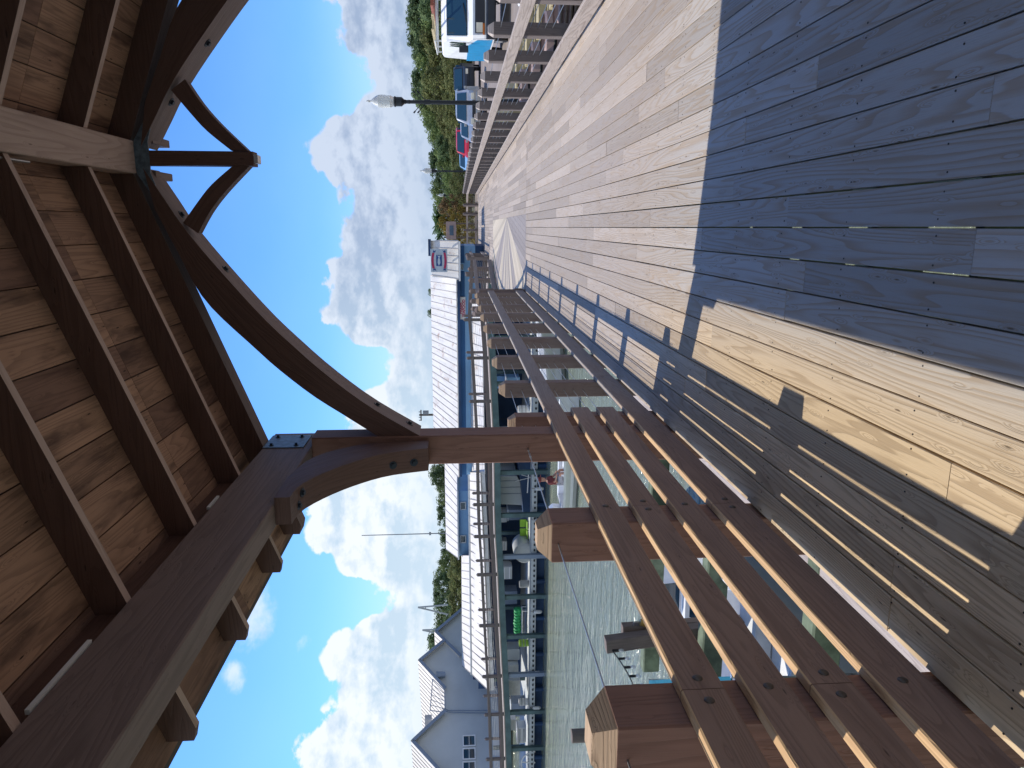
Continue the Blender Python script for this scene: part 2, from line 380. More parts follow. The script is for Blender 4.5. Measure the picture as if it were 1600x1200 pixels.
    def quad(s, a, b, c, d, mi=0):
        a, b, c, d = map(Vector, (a, b, c, d)); u0, v0 = random.random()*9, random.random()*9
        U, V_ = (b-a).length, (d-a).length
        s.add([a, b, c, d], [[0, 1, 2, 3]], [[(u0, v0), (u0+U, v0), (u0+U, v0+V_), (u0, v0+V_)]], mi); return s
    def build(s, name, mat, parent=None, smooth=False):
        me = bpy.data.meshes.new(name); me.from_pydata(s.v, [], s.f)
        ul = me.uv_layers.new(name='UVMap'); k = 0
        flat = [c for fu in s.uv for uvc in fu for c in uvc]
        ul.data.foreach_set('uv', flat)
        for mm in ([mat] if isinstance(mat, str) else mat): me.materials.append(M[mm])
        if len(me.materials) > 1: me.polygons.foreach_set('material_index', s.mi)
        bm = bmesh.new(); bm.from_mesh(me); bmesh.ops.recalc_face_normals(bm, faces=bm.faces); bm.to_mesh(me); bm.free()
        if smooth: me.polygons.foreach_set('use_smooth', [True]*len(me.polygons))
        me.update()
        o = bpy.data.objects.new(name, me); COL.objects.link(o)
        if parent: o.parent = parent; o.matrix_parent_inverse = parent.matrix_world.inverted()
        return o
def tag(o, label=None, cat=None, group=None, kind=None):
    if label: o['label'] = label
    if cat: o['category'] = cat
    if group: o['group'] = group
    if kind: o['kind'] = kind
    return o
def thing(name, label, cat, group=None, loc=(0, 0, 0), rz=0):
    o = bpy.data.objects.new(name, None); COL.objects.link(o); o.empty_display_size = .1
    o.matrix_world = Matrix.Translation(loc) @ Matrix.Rotation(rz, 4, 'Z')
    return tag(o, label, cat, group)
def dup(root, loc, rz=0, label=None, scale=1, lab=True):
    r = root.copy(); COL.objects.link(r)
    r.matrix_world = Matrix.Translation(loc) @ Matrix.Rotation(rz, 4, 'Z') @ Matrix.Scale(scale, 4)
    if label: r['label'] = label
    for ch in list(root.children):
        c = ch.copy(); COL.objects.link(c); c.parent = r
        for q in ch.children:
            e = q.copy(); COL.objects.link(e); e.parent = c
    return r
def local(mb_fn):   # small helper: builds in local space of an object at the origin
    return mb_fn()

# ------------------------------------------------------------------ setting: water, land
WZ = -3.0
w = MB(); w.quad((-900, -80, WZ), (900, -80, WZ), (900, 1500, WZ), (-900, 1500, WZ))
tag(w.build('water', 'water'), kind='structure')
gz = -.22
w = MB(); w.prism([(3.6, -60), (900, -60), (900, 1400), (-900, 1400), (-900, 62), (-30, 58), (-4.6, 54), (3.6, 54)], (0, 0, WZ-.4), (1, 0, 0), (0, 1, 0), (0, 0, gz-WZ+.4))
tag(w.build('ground', 'soil'), kind='structure')
w = MB(); w.prism([(5.2, -50), (26, -50), (26, 90), (3.8, 90), (3.8, 60), (5.2, 46)], (0, 0, gz+.004), (1, 0, 0), (0, 1, 0), (0, 0, .01))
tag(w.build('parking_lot', 'asphalt'), kind='structure')

# ------------------------------------------------------------------ boardwalk deck
BW, PITCH = .1355, .142
XL, XR = -1.415, 2.277
MEDY0, MEDY1, MEDX = 16.3, 31.4, .289
dk = MB()
def row(mb, x, y0, y1, lo=2.4, hi=4.9, first=None):
    y = y0 - random.random()*lo if first is None else first
    while y < y1:
        L = random.choice((2.44, 3.05, 3.66, 4.27, 4.88)); a, b = max(y, y0), min(y+L-.003, y1)
        if b-a > .05: mb.beam((x+random.uniform(-.0012, .0012), a, -.019+random.uniform(-.0015, .0015)), (x+random.uniform(-.0012, .0012), b, -.019+random.uniform(-.0015, .0015)), BW+random.uniform(-.001, .001), .038, ch=.003)
        y += L
nrow = int(round((XR-XL)/PITCH))
for i in range(nrow):
    x = XL+PITCH*(i+.5); row(dk, x, -2.5, MEDY0)
    if x > MEDX: row(dk, x, MEDY0+.006, MEDY1)
    row(dk, x, MEDY1+.006, 53.6)
i = 0
for i in range(8):
    row(dk, XL-PITCH*(i+.5), 32.2, 34.9)
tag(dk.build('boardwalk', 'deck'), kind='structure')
# medallion inlay: fan of wedge planks
C0 = Vector((MEDX, 22.6, 0))
def arcx(y):   # left edge of the bulging platform
    t = (y-(MEDY0+MEDY1)/2)/((MEDY1-MEDY0)/2); return -1.40-1.15*max(0., 1-t*t)
inl = MB(); mA, mB_ = 0, 1
edge_pts = []
for k in range(5): edge_pts.append((MEDX-(MEDX+1.40)*k/4, MEDY0+.006))
ny = 22
for k in range(1, ny): y = MEDY0+(MEDY1-MEDY0)*k/ny; edge_pts.append((arcx(y), y))
for k in range(5): edge_pts.append((-1.40+(MEDX+1.40)*k/4, MEDY1-.006))
def clip_poly(pg, nx, ny, c):      # keep nx*x+ny*y <= c
    out = []
    for (p, r) in zip(pg, pg[1:]+pg[:1]):
        dp, dr_ = nx*p[0]+ny*p[1]-c, nx*r[0]+ny*r[1]-c
        if dp <= 0: out.append(p)
        if dp*dr_ < 0: t = dp/(dp-dr_); out.append((p[0]+(r[0]-p[0])*t, p[1]+(r[1]-p[1])*t))
    return out
full_pg = [p for p in edge_pts]
NW = 14
for k in range(NW):
    a0, a1 = math.pi/2+math.pi*k/NW, math.pi/2+math.pi*(k+1)/NW; am = (a0+a1)/2
    far_ = 12.; wedge = [(C0.x, C0.y), (C0.x+far_*math.cos(a0), C0.y+far_*math.sin(a0)), (C0.x+far_*math.cos(a1), C0.y+far_*math.sin(a1))]
    pg = full_pg[:]
    for (p, r) in zip(wedge, wedge[1:]+wedge[:1]):
        ex, ey = r[0]-p[0], r[1]-p[1]; nx, ny_ = ey, -ex; pg = clip_poly(pg, nx, ny_, nx*p[0]+ny_*p[1])
        if len(pg) < 3: break
    if len(pg) < 3: continue
    px_, py_ = -math.sin(am), math.cos(am); v0_ = [px_*(x-C0.x)+py_*(y-C0.y) for x, y in pg]; lo_, hi_ = min(v0_), max(v0_); w_ = .142
    c_ = math.floor(lo_/w_)*w_
    while c_ < hi_:
        base_ = px_*C0.x+py_*C0.y; pp_ = clip_poly(clip_poly(pg, px_, py_, base_+c_+w_-.004), -px_, -py_, -(base_+c_))
        if len(pp_) > 2: inl.prism(pp_, (0, 0, -.038), (1, 0, 0), (0, 1, 0), (0, 0, .038), k % 2)
        c_ += w_
for k in range(len(edge_pts)-1):
    a, b = edge_pts[k], edge_pts[k+1]
    q = [(C0.x+(p[0]-C0.x)*f, C0.y+(p[1]-C0.y)*f) for p, f in ((a, .99), (a, 1.), (b, 1.), (b, .99))]
    inl.prism(q, (0, 0, -.038), (1, 0, 0), (0, 1, 0), (0, 0, .0385), 1)
tag(inl.build('path_inlay', ['inlayA', 'inlayB']), kind='structure')
nl = MB()
yy = 3.92-.563*9
while yy < 15:
    for i in range(nrow):
        x = XL+PITCH*(i+.5)
        for s_ in (-1, 1):
            a, b = x+s_*.045+random.uniform(-.008, .008), yy+random.uniform(-.012, .012)
            nl.cyl((a, b, -.0008), (a, b, .0014), .0034, .0034, 6)
    yy += .563
tag(nl.build('boardwalk_nails', 'nail'), kind='structure')
js = MB()
yy = -2.4
while yy < 53:
    js.box(XL+.01, XR-.01, yy-.02, yy+.02, -.24, -.0415); yy += .563
for x in (XL+.03, .43, XR-.03): js.box(x-.04, x+.04, -2.5, 53.5, -.50, -.243)
yy = -1.
while yy < 53:
    for x in (XL+.1, XR-.1): js.cyl((x, yy, WZ-1), (x, yy, -.503), .14, .14, 12)
    yy += 3.1
for yy in range(17, 32, 2): js.box(arcx(yy)+.03, XL, yy-.03, yy+.03, -.24, -.0415)
tag(js.build('boardwalk_joists', 'algae'), kind='structure')

# ------------------------------------------------------------------ pavilion
CX = .425
pav = thing('pavilion', 'brown timber pavilion with gabled roof arching over the boardwalk', 'pavilion', loc=(CX, 2, 0))
PX0, PX1, PY0, PY1 = -1.645, -1.435, 4.92, 5.13
def mir(x): return 2*CX-x
def bolts(spec, parent, mat='bolt'):
    for (p, n, r) in spec:
        p, n = Vector(p), Vector(n).normalized()
        b = MB(); b.cyl(p-n*.001, p+n*.004, r*1.35, r*1.35, 16).cyl(p+n*.004, p+n*.018, r*.75, r*.72, 6)
        b.build('bolt', mat, parent)
for sx in (0, 1):
    for (a, b) in ((PY0, PY1), (-1.30, -1.09)):
        x0, x1 = (PX0, PX1) if not sx else (mir(PX1), mir(PX0))
        q = MB(); q.box(x0, x1, a, b, -.6, 2.545, .008); q.build('post', 'post' if not sx else 'post', pav)
    x0, x1 = (-1.64, -1.50) if not sx else (mir(-1.50), mir(-1.64))
    q = MB(); q.box(x0, x1, -1.5, 5.27, 2.548, 2.882, .006); q.build('eave_beam', 'beam', pav)
# ridge
q = MB(); q.box(.325, .525, -1.45, 4.93, 3.545, 3.70, .006); q.build('ridge_beam', 'pale', pav)
SL = .375
def rz(x): return 2.885+SL*(min(x, mir(x))+1.5)      # underside of the rafters
TH = .148
RY = [4.38-.777*i for i in range(8)]
for y in RY:
    for sx in (0, 1):
        f = (lambda x: x) if not sx else mir
        pl = [(-2.16, rz(-2.16)+.035), (-2.10, rz(-2.10)), (.322, rz(.322)), (.322, rz(.322)+TH), (-2.16, rz(-2.16)+TH)]
        q = MB(); q.prism([(f(a), b) for a, b in pl], (0, y-.021, 0), (1, 0, 0), (0, 0, 1), (0, .042, 0)); q.mi[3] = 1; q.build('rafter', ['stain', 'pale'], pav)  # underside paler: light bounced off the deck put into its colour
# gable rafters (thick)
for y in (4.95, -1.29):
    for sx in (0, 1):
        f = (lambda x: x) if not sx else mir
        pl = [(-2.16, rz(-2.16)+.035), (-2.10, rz(-2.10)), (CX-.004, rz(CX)), (CX-.004, rz(CX)+TH), (-2.16, rz(-2.16)+TH)]
        q = MB(); q.prism([(f(a), b) for a, b in pl], (0, y, 0), (1, 0, 0), (0, 0, 1), (0, .15, 0)); q.mi[3] = 1; q.build('rafter', ['stain', 'beam'], pav)  # underside lighter than the sides, deck bounce painted in
# ceiling boards run along the ridge
cosA = 1/math.hypot(1, SL); ns = 15
for sx in (0, 1):
    q = MB(); xs0, xs1 = -2.22, CX
    for k in range(ns):
        a, b = xs0+(xs1-xs0)*k/ns, xs0+(xs1-xs0)*(k+1)/ns
        m_ = (a+b)/2; X = m_ if not sx else mir(m_)
        dirx = Vector((1, 0, SL if not sx else -SL)).normalized()
        nrm = Vector((-dirx.z, 0, dirx.x))
        for (y0, y1) in ((-1.62, 1.1), (1.103, 3.99), (3.993, 5.34)):
            j = random.uniform(-.6, .6) if y0 != -1.62 else 0
            c0 = Vector((X, y0, rz(X)+TH+.013)); c1 = Vector((X, y1, rz(X)+TH+.013))
            q.beam(c0, c1, (b-a)/cosA-.005, .022, nrm, ch=.002)
    q.build('ceiling_boards', 'boards', pav)
    q = MB()
    x0, x1 = (-2.26, CX-.001) if not sx else (mir(-2.26), CX+.001)
    z0, z1 = rz(x0)+TH+.0265, rz(x1)+TH+.0265
    q.prism([(x0, z0), (x1, z1), (x1, z1+.03), (x0, z0+.03)], (0, -1.66, 0), (1, 0, 0), (0, 0, 1), (0, 7.04, 0)); q.build('roofing', 'roofing', pav)
    # blocking between rafters on top of the beam
    for ya, yb in zip(RY[1:], RY[:-1]):
        xx = -1.57 if not sx else mir(-1.57)
        q = MB(); q.box(xx-.018, xx+.018, ya+.023, yb-.023, 2.8835, rz(xx)+TH-.002); q.build('blocking', 'stain', pav)
# thin off-white strips lying on the beam
for (y0, y1, t) in ((2.12, 2.52, .016), (3.82, 3.99, .014)):
    q = MB(); q.box(-1.512, -1.494, y0, y1, 2.8835, 2.8835+t); q.build('pale_strip', 'offwhite', pav)
# gable arch
def lerp_pts(pts, n):
    out = []; L = [0]
    for a, b in zip(pts, pts[1:]): L.append(L[-1]+math.dist(a, b))
    for k in range(n):
        t = L[-1]*k/(n-1)
        for i in range(len(pts)-1):
            if t <= L[i+1]+1e-9: break
        i0, i1, i2, i3 = max(i-1, 0), i, i+1, min(i+2, len(pts)-1); f = (t-L[i])/(L[i+1]-L[i])
        p = [pts[j] for j in (i0, i1, i2, i3)]
        out.append(tuple(.5*((2*p[1][c])+(-p[0][c]+p[2][c])*f+(2*p[0][c]-5*p[1][c]+4*p[2][c]-p[3][c])*f*f+(-p[0][c]+3*p[1][c]-3*p[2][c]+p[3][c])*f**3) for c in (0, 1)))
    return out
ain = [(-1.434, 1.80), (-1.227, 2.129), (-1.006, 2.406), (-.798, 2.626), (-.547, 2.863), (-.076, 3.236), (.20, 3.405), (.36, 3.50)]
aout = [(-1.434, 2.09), (-1.279, 2.315), (-1.139, 2.517), (-.962, 2.726), (-.809, 2.881), (-.482, 3.185), (-.15, 3.34), (.10, 3.45)]
for y0, y1 in ((4.93, 5.19), (-1.29, -1.10)):
    for sx in (0, 1):
        f = (lambda x: x) if not sx else mir
        A = [(f(a), y0, b) for a, b in lerp_pts(ain, 22)]; B = [(f(a), y0, b) for a, b in lerp_pts(aout, 22)]
        q = MB(); q.strip(A, B, (0, y1-y0, 0))
        for i_ in range(21): q.mi[i_*4+2] = 1  # arch underside gets lighter timber, bounce light put into the colour
        ar = q.build('arched_brace', ['stain', 'beam'], pav)
        if y0 > 0:
            sp_ = []
            for (ti, yy) in ((1, 5.05), (3, 5.05), (14.5, 5.02), (18, 5.02)):
                i = int(ti); a, b = Vector(A[i]), Vector(A[i+1]); c = a.lerp(b, ti-i); tg = (b-a).normalized()
                nn = Vector((tg.z, 0, -tg.x)) if not sx else Vector((-tg.z, 0, tg.x))
                c.y = yy+.03; sp_.append((c, nn, .021))
            bolts(sp_, ar, 'steel')
# king post and its small braces
q = MB(); q.box(.378, .468, 4.935, 5.045, 2.815, 3.544, .006); q.build('king_post', 'stain', pav)
q = MB(); q.box(.395, .451, 4.95, 5.03, 2.79, 2.8145, .006); q.build('king_post_tip', 'galv', pav)
for sx in (0, 1):
    f = (lambda x: x) if not sx else mir
    A = [(f(a), 4.945, b) for a, b in lerp_pts([(.378, 2.845), (.215, 3.01), (.09, 3.115), (-.045, 3.20)], 12)]
    B = [(f(a), 4.945, b) for a, b in lerp_pts([(.378, 2.95), (.262, 3.09), (.16, 3.18), (.02, 3.29)], 12)]
    q = MB(); q.strip(A, B, (0, .085, 0)); q.build('small_brace', 'stain', pav)
# steel gusset below the ridge
q = MB(); q.prism([(.425, 3.455), (.33, 3.46), (.25, 3.435), (.22, 3.48), (.32, 3.54), (.425, 3.56), (.53, 3.54), (.63, 3.48), (.60, 3.435), (.52, 3.46)], (0, 4.934, 0), (1, 0, 0), (0, 0, 1), (0, .012, 0)); q.build('gusset_plate', 'plate', pav)
for x in (.30, .52):
    q = MB(); q.box(x, x+.05, 5.05, 5.33, 3.47, 3.60, .004); q.build('ridge_block', 'beam', pav)
# steel corner plates
for sx in (0, 1):
    x = -1.4985 if not sx else mir(-1.4985)
    q = MB(); s_ = 1 if not sx else -1
    q.box(min(x, x+s_*.006), max(x, x+s_*.006), 4.90, 5.20, 2.60, 2.878)
    cp = q.build('corner_plate', 'plate', pav)
    bolts([((x+s_*.006, a, b), (s_, 0, 0), .013) for a, b in ((4.95, 2.66), (5.15, 2.66), (4.95, 2.83), (5.15, 2.83))], cp, 'steel')
# knee braces from post to beam
kin = [(3.86, 2.46), (4.05, 2.445), (4.27, 2.34), (4.48, 2.18), (4.64, 1.99), (4.73, 1.735)]
kout = [(3.86, 2.546), (4.20, 2.545), (4.52, 2.49), (4.72, 2.36), (4.86, 2.14), (4.917, 1.735)]
for sx in (0, 1):
    x0 = -1.625 if not sx else mir(-1.465)
    A = [(x0, a, b) for a, b in lerp_pts(kin, 16)]; B = [(x0, a, b) for a, b in lerp_pts(kout, 16)]
    q = MB(); q.strip(A, B, (.16, 0, 0)); kb = q.build('knee_brace', 'stain', pav)
    if not sx:
        sp_ = []
        for ti, ox_ in ((2, .05), (2.6, .11), (12.0, .07), (13.6, .07)):
            i = int(ti); a, b = Vector(A[i]), Vector(A[i+1]); c = a.lerp(b, ti-i); tg = (b-a).normalized()
            c.x = x0+ox_; sp_.append((c, Vector((0, -abs(tg.z) if True else 0, -abs(tg.y))), .020))
        bolts(sp_, kb, 'steel')
q = MB(); q.beam((.30, 3.55, 3.60), (.30, 3.80, 3.60), .012, .06); q.build('bracket', 'galv', pav)

# ------------------------------------------------------------------ railings
def cap_post(root, x0, x1, y0, y1, z0, ztop, mpost='post', mcap='cap', cap=.068, far=False):
    q = MB(); zb = ztop-cap; i1 = q.mat('a'); i2 = 1
    q.box(x0, x1, y0, y1, z0, zb, .006, 0)
    cx, cy = (x0+x1)/2, (y0+y1)/2
    b_ = [(x0+.004, y0+.004, zb+.0005), (x1-.004, y0+.004, zb+.0005), (x1-.004, y1-.004, zb+.0005), (x0+.004, y1-.004, zb+.0005)]
    e = min(x1-x0, y1-y0)*.26; t_ = [(cx-e, cy-e, ztop), (cx+e, cy-e, ztop), (cx+e, cy+e, ztop), (cx-e, cy+e, ztop)]
    for i in range(4):
        j = (i+1) % 4; q.quad(b_[i], b_[j], t_[j], t_[i], 1)
    q.quad(*t_, 1)
    return q.build('post', [mpost, mcap], root)
def rail_board(root, name, x0, x1, ya, yb, z0, z1, mat):
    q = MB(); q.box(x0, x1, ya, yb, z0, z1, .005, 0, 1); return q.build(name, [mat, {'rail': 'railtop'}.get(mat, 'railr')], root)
RI = -1.388     # deck-side face of left rail boards
RO = RI-.040
PI_ = -1.432; PO = -1.642
NB = [(.71, .85), (.503, .643), (.298, .438), (.05, .225)]
sl = thing('slat_railing', 'left brown timber railing of four flat boards under the pavilion', 'railing', 'boardwalk railings', (RI, 2.5, 0))
nearposts = [.42, 1.93, 3.43]
for y in nearposts+[-1.0]:
    cap_post(sl, PO, PI_, y-.105, y+.105, -.6, 1.135)
rb = [-2.4, -1.0, 1.955, 5.45]
for k, (z0, z1) in enumerate(NB):
    js_ = [[-2.4, 1.93, 5.45], [-2.4, .42, 3.43, 5.50], [-2.4, 1.93, 5.50], [-2.4, .42, 3.43, 5.45]][k]
    for a, b in zip(js_, js_[1:]):
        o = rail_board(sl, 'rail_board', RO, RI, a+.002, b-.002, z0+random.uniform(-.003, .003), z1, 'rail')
    for y in nearposts:
        offs = (-.055, .055) if y in js_ else (0.,)
        for dy in offs:
            q = MB(); q.lathe((0, 0, 0), [(.0165, 0), (.015, .003), (.010, .006), (.001, .0075)], 14)
            bo = q.build('bolt_head', 'bolt', sl, True); bo.matrix_world = Matrix.Translation((RI, y+dy, (z0+z1)/2)) @ Matrix.Rotation(math.pi/2, 4, 'Y')
def cable(root, pts, r=.0038):
    q = MB(); q.tube(pts, r, 5); return q.build('cable', 'cable', root)
cable(sl, [(-1.54, -1, 1.035), (-1.54, 4.92, 1.035)])
q = MB(); q.cyl((-1.54, 4.72, 1.035), (-1.54, 4.80, 1.035), .007, .007, 8).cyl((-1.54, 4.86, 1.035), (-1.54, 4.917, 1.035), .006, .006, 8).cyl((-1.54, 4.80, 1.035), (-1.54, 4.86, 1.035), .003, .003, 6)
q.build('turnbuckle', 'galv', sl)
# cable railing further on
cr = thing('cable_railing', 'left grey-brown post and steel cable railing running toward the medallion', 'railing', 'boardwalk railings', (RI, 11, 0))
LP = [5.46, 6.70, 8.10, 9.50, 10.90, 12.30, 13.70, 15.08, 16.28]
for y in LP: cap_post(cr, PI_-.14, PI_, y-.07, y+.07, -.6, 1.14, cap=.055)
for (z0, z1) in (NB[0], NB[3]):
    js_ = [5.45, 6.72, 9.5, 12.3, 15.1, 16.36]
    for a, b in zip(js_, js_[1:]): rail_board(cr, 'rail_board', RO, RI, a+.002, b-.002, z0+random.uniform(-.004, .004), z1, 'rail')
for z in (1.035, .93, .62, .53, .44, .35): cable(cr, [(-1.502, 5.3, z), (-1.502, 16.3, z)], .003)
# right railing
rr = thing('cable_railing', 'right weathered post and cable railing beside the parking lot', 'railing', 'boardwalk railings', (2.2, 20, 0))
RRI = 2.205; RRO = RRI+.04
ys = [8.0+1.4*k for k in range(-7, 32)]
for y in ys: cap_post(rr, RRO+.004, RRO+.154, y-.075, y+.075, -.6, 1.12, 'postr', 'railr')
for (z0, z1) in ((.71, .85), (.05, .225)):
    a = -2.0
    while a < 51.3:
        b = min(a+2.8, 51.4); rail_board(rr, 'rail_board', RRI, RRO, a+.003, b-.003, z0+random.uniform(-.004, .004), z1, 'railr'); a += 2.8
for z in (.97, .62, .53, .44, .35): cable(rr, [(RRO+.09, -2, z), (RRO+.09, 51.4, z)], .004)
# generic railing along a polyline
def railing(root, pts, mpost, mrail, side=1, step_=1.8, cables=(.62, .53, .44, .35), t=.04, post=.16, top=1.1, skip=False):
    acc = []
    for a, b in zip(pts, pts[1:]):
        a, b = Vector(a), Vector(b); d = b-a; L = d.xy.length; dn = Vector((d.x, d.y, 0)).normalized(); nr = Vector((dn.y, -dn.x, 0))*side
        for (z0, z1) in ((.71, .85), (.05, .225)):
            q = MB(); q.beam(a+nr*t/2+Vector((0, 0, (z0+z1)/2)), b+nr*t/2+Vector((0, 0, (z0+z1)/2)), t, z1-z0, ch=.003); q.build('rail_board', mrail, root)
        n = max(1, round(L/step_))
        for k in range(n):
            p = a.lerp(b, k/n)-nr*(post/2+.003)
            q = MB(); q.beam(p+Vector((0, 0, -.35)), p+Vector((0, 0, top-.06)), post, post, nr, ch=.004)
            q.cyl(p+Vector((0, 0, top-.06)), p+Vector((0, 0, top)), post*.68, .02, 4); q.build('post', mpost, root)
        for z in cables:
            cable(root, [a-nr*post/2+Vector((0, 0, z)), b-nr*post/2+Vector((0, 0, z))], .004)
bp = [(-1.388, 16.45, 0)]+[(arcx(y), y, 0) for y in [17.2, 18.6, 20.2, 22, 23.85, 25.7, 27.5, 29.1, 30.6]]+[(-1.388, 31.6, 0)]
pr_ = thing('cable_railing', 'curved railing bulging out around the round deck medallion', 'railing', 'boardwalk railings', (-1.4, 16.4, 0))
railing(pr_, bp, 'post', 'rail', 1, 1.6)
fr = thing('cable_railing', 'short grey railing leading on past the medallion to the far end of the deck', 'railing', 'boardwalk railings', (-1.4, 40, 0))
railing(fr, [(-1.388, 35.1, 0), (-1.388, 53.5, 0)], 'postr', 'railr', 1, 1.8)
er = thing('end_railing', 'low dark railing closing the far end of the boardwalk', 'railing', 'boardwalk railings', (0, 53.6, 0))
railing(er, [(-1.39, 53.6, 0), (1.0, 53.6, 0)], 'postr', 'railr', -1, 1.3)
railing(er, [(1.0, 53.6, 0), (2.2, 51.6, 0)], 'postr', 'railr', -1, 1.2)

# ------------------------------------------------------------------ elevated ramp to the left (far side of the water)
RAMP = [(-1.39, .85), ]
def ztop(y):   # photograph row -> height of the ramp's top rail
    return float(np.interp(y, [405, 500, 536, 576, 628, 666, 734, 790, 840, 900, 980, 1040, 1120, 1190, 1300], [.87, 1.02, .93, .86, .78, .72, .62, .64, .60, .47, .36, .25, .10, .02, -.08]))
rows = [430, 500, 560, 628, 700, 790, 840, 900, 980, 1060, 1120, 1190, 1300]
rp = [(P(720, y, Y=35.3).x, 35.3, ztop(y)-.85) for y in rows]
rp = [(-1.39, 35.3, 0)]+rp
rpf = [(x, 37.1, z) for x, y, z in rp]
rn = thing('ramp_railing', 'near railing of the raised walkway across the water above the docks', 'railing', 'boardwalk railings', (-10, 35.3, 0))
railing(rn, rp, 'postr', 'postr', -1, 2.1, cables=(.62, .53, .44, .35), post=.14)
rf = thing('ramp_railing', 'far railing of the raised walkway in front of the blue buildings', 'railing', 'boardwalk railings', (-10, 37.1, 0))
railing(rf, rpf, 'postr', 'postr', 1, 2.1, cables=(.5,), post=.12)
rd = MB()
for a, b in zip(rp, rp[1:]):
    a, b = Vector(a), Vector(b)
    rd.prism([(0, 0), (1, 0), (1, 1), (0, 1)], a+Vector((0, 0, -.06)), b-a, Vector((0, 1.8, 0)), (0, 0, .055), 0)
tag(rd.build('raised_walkway', 'railr'), kind='structure')
sup = thing('walkway_frame', 'blue-green post and beam frame carrying the raised walkway over the docks', 'timber frame', None, (-15, 36, WZ))
q = MB()
for a, b in zip(rp, rp[1:]):
    for yy in (35.35, 36.9):
        q.beam((a[0], yy, a[2]-.22), (b[0], yy, b[2]-.22), .1, .30)
q.build('edge_beam', 'teal', sup)
x = -3.0
k = 0
while x > -40:
    zt = float(np.interp(-x, [-p[0] for p in rp], [p[2] for p in rp]))-.38
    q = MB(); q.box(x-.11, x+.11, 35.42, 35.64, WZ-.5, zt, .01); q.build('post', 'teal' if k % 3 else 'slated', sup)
    if k % 2 == 0:
        q = MB(); q.box(x-.09, x+.09, 38.5, 38.7, WZ-.5, -.3, .01); q.build('post', 'teal', sup)
    x -= 2.35; k += 1

# ------------------------------------------------------------------ docks and buildings across the water
DZ = -2.24
q = MB(); q.box(-48, -2.6, 35.75, 42, DZ-.28, DZ, 0.)
tag(q.build('dock', 'slate'), kind='structure')
q = MB()
x = -46.
while x < -3: q.box(x, x+.09, 35.66, 35.747, DZ-.20, DZ-.12, .015); x += .30
tag(q.build('dock_bumpers', 'black'), kind='structure')
q = MB(); q.box(-48, -2.6, 36.2, 36.3, WZ-.3, DZ-.285)
for i in range(20): q.cyl((-3.4-i*2.2, 35.95, WZ-1), (-3.4-i*2.2, 35.95, DZ-.285), .13, .13, 10)
tag(q.build('dock_supports', 'navy'), kind='structure')

def wall_obj(root, name, x0, x1, y0, y1, z0, z1, mat): q = MB(); q.box(x0, x1, y0, y1, z0, z1); return q.build(name, mat, root)
def roof_sheet(root, name, e0, e1, r1, r0, mat, rib=.45, t=.05, parent=None):
    """standing seam roof slope: eave e0..e1, ridge r0..r1"""
    e0, e1, r0, r1 = map(Vector, (e0, e1, r0, r1)); nrm = (e1-e0).cross(r0-e0).normalized()
    if nrm.z < 0: nrm = -nrm
    q = MB(); a = len(q.v)
    vs = [e0, e1, r1, r0]; vs2 = [v-nrm*t for v in vs]; L, Hh = (e1-e0).length, (r0-e0).length
    uv = [(0, 0), (L, 0), (L, Hh), (0, Hh)]; uvr = [(v, u) for u, v in uv]
    q.add(vs+vs2, [[0, 1, 2, 3], [7, 6, 5, 4], [0, 4, 5, 1], [1, 5, 6, 2], [2, 6, 7, 3], [3, 7, 4, 0]], [uvr]*6, 0)
    n = max(1, int(L/rib))
    for k in range(n+1):
        f = k/n; p0, p1 = e0.lerp(e1, f)+nrm*.014, r0.lerp(r1, f)+nrm*.014
        q.beam(p0, p1, .035, .026, nrm, 0, 1)
    return q.build(name, [mat, 'seamA' if mat == 'roofA' else 'seam'], root)
def window(root, c, right, wd, ht, mat='white', depth=.06, nrm=None, bars=1):
    """framed window centred at c in the vertical plane holding 'right'; frame > pane"""
    c, right = Vector(c), Vector(right).normalized(); up = Vector((0, 0, 1)); n = Vector(nrm) if nrm else Vector((right.y, -right.x, 0))
    if n.dot(Vector((0, 0, EYE))-c) < 0: n = -n
    q = MB(); f = .07
    for s_ in (-1, 1):
        q.beam(c+right*s_*(wd/2)+up*(-ht/2-f/2)+n*.03, c+right*s_*(wd/2)+up*(ht/2+f/2)+n*.03, f, depth, n, .004)
        q.beam(c+up*s_*(ht/2)-right*(wd/2-f/2)+n*.03, c+up*s_*(ht/2)+right*(wd/2-f/2)+n*.03, depth, f, up, .004)
    for k in range(bars): q.beam(c+up*(ht*((k+1)/(bars+1)-.5))-right*(wd/2-f/2)+n*.02, c+up*(ht*((k+1)/(bars+1)-.5))+right*(wd/2-f/2)+n*.02, .03, .03, up, 0)
    fo = q.build('window', mat, root)
    q = MB(); q.prism([(-wd/2, -ht/2), (wd/2, -ht/2), (wd/2, ht/2), (-wd/2, ht/2)], c+n*.004, right, up, n*.008); q.build('pane', 'glass', fo)
    return fo

# --- building A : long blue shed with the rusty white roof
def XA(y, Y): return P(716, y, Y=Y).x
A = thing('seafood_shed', 'long blue seafood shed under a rusty white metal roof', 'shed', None, (-12, 42, DZ))
ax1, ax0 = XA(384, 42), XA(742, 42)
zE, zR = P(714, 550, Y=41.6).z, P(675, 550, Y=47).z
roof_sheet(A, 'roof', (ax0, 41.6, zE), (XA(434, 41.6), 41.6, zE), (XA(430, 47), 47, zR), (ax0, 47, zR), 'roofA', .42)
wall_obj(A, 'fascia', ax0, XA(434, 41.6), 41.63, 41.70, zE-.22, zE-.055, 'navy')
zL1 = P(727.5, 600, Y=42).z; zL0 = P(736, 600, Y=42).z
wall_obj(A, 'wall', ax0, ax1, 42.0, 46.9, zL1, zE-.06, 'bluewall')
wall_obj(A, 'wall_band', ax0, ax1, 42.02, 46.9, zL0-.3, zL1-.003, 'lblue')
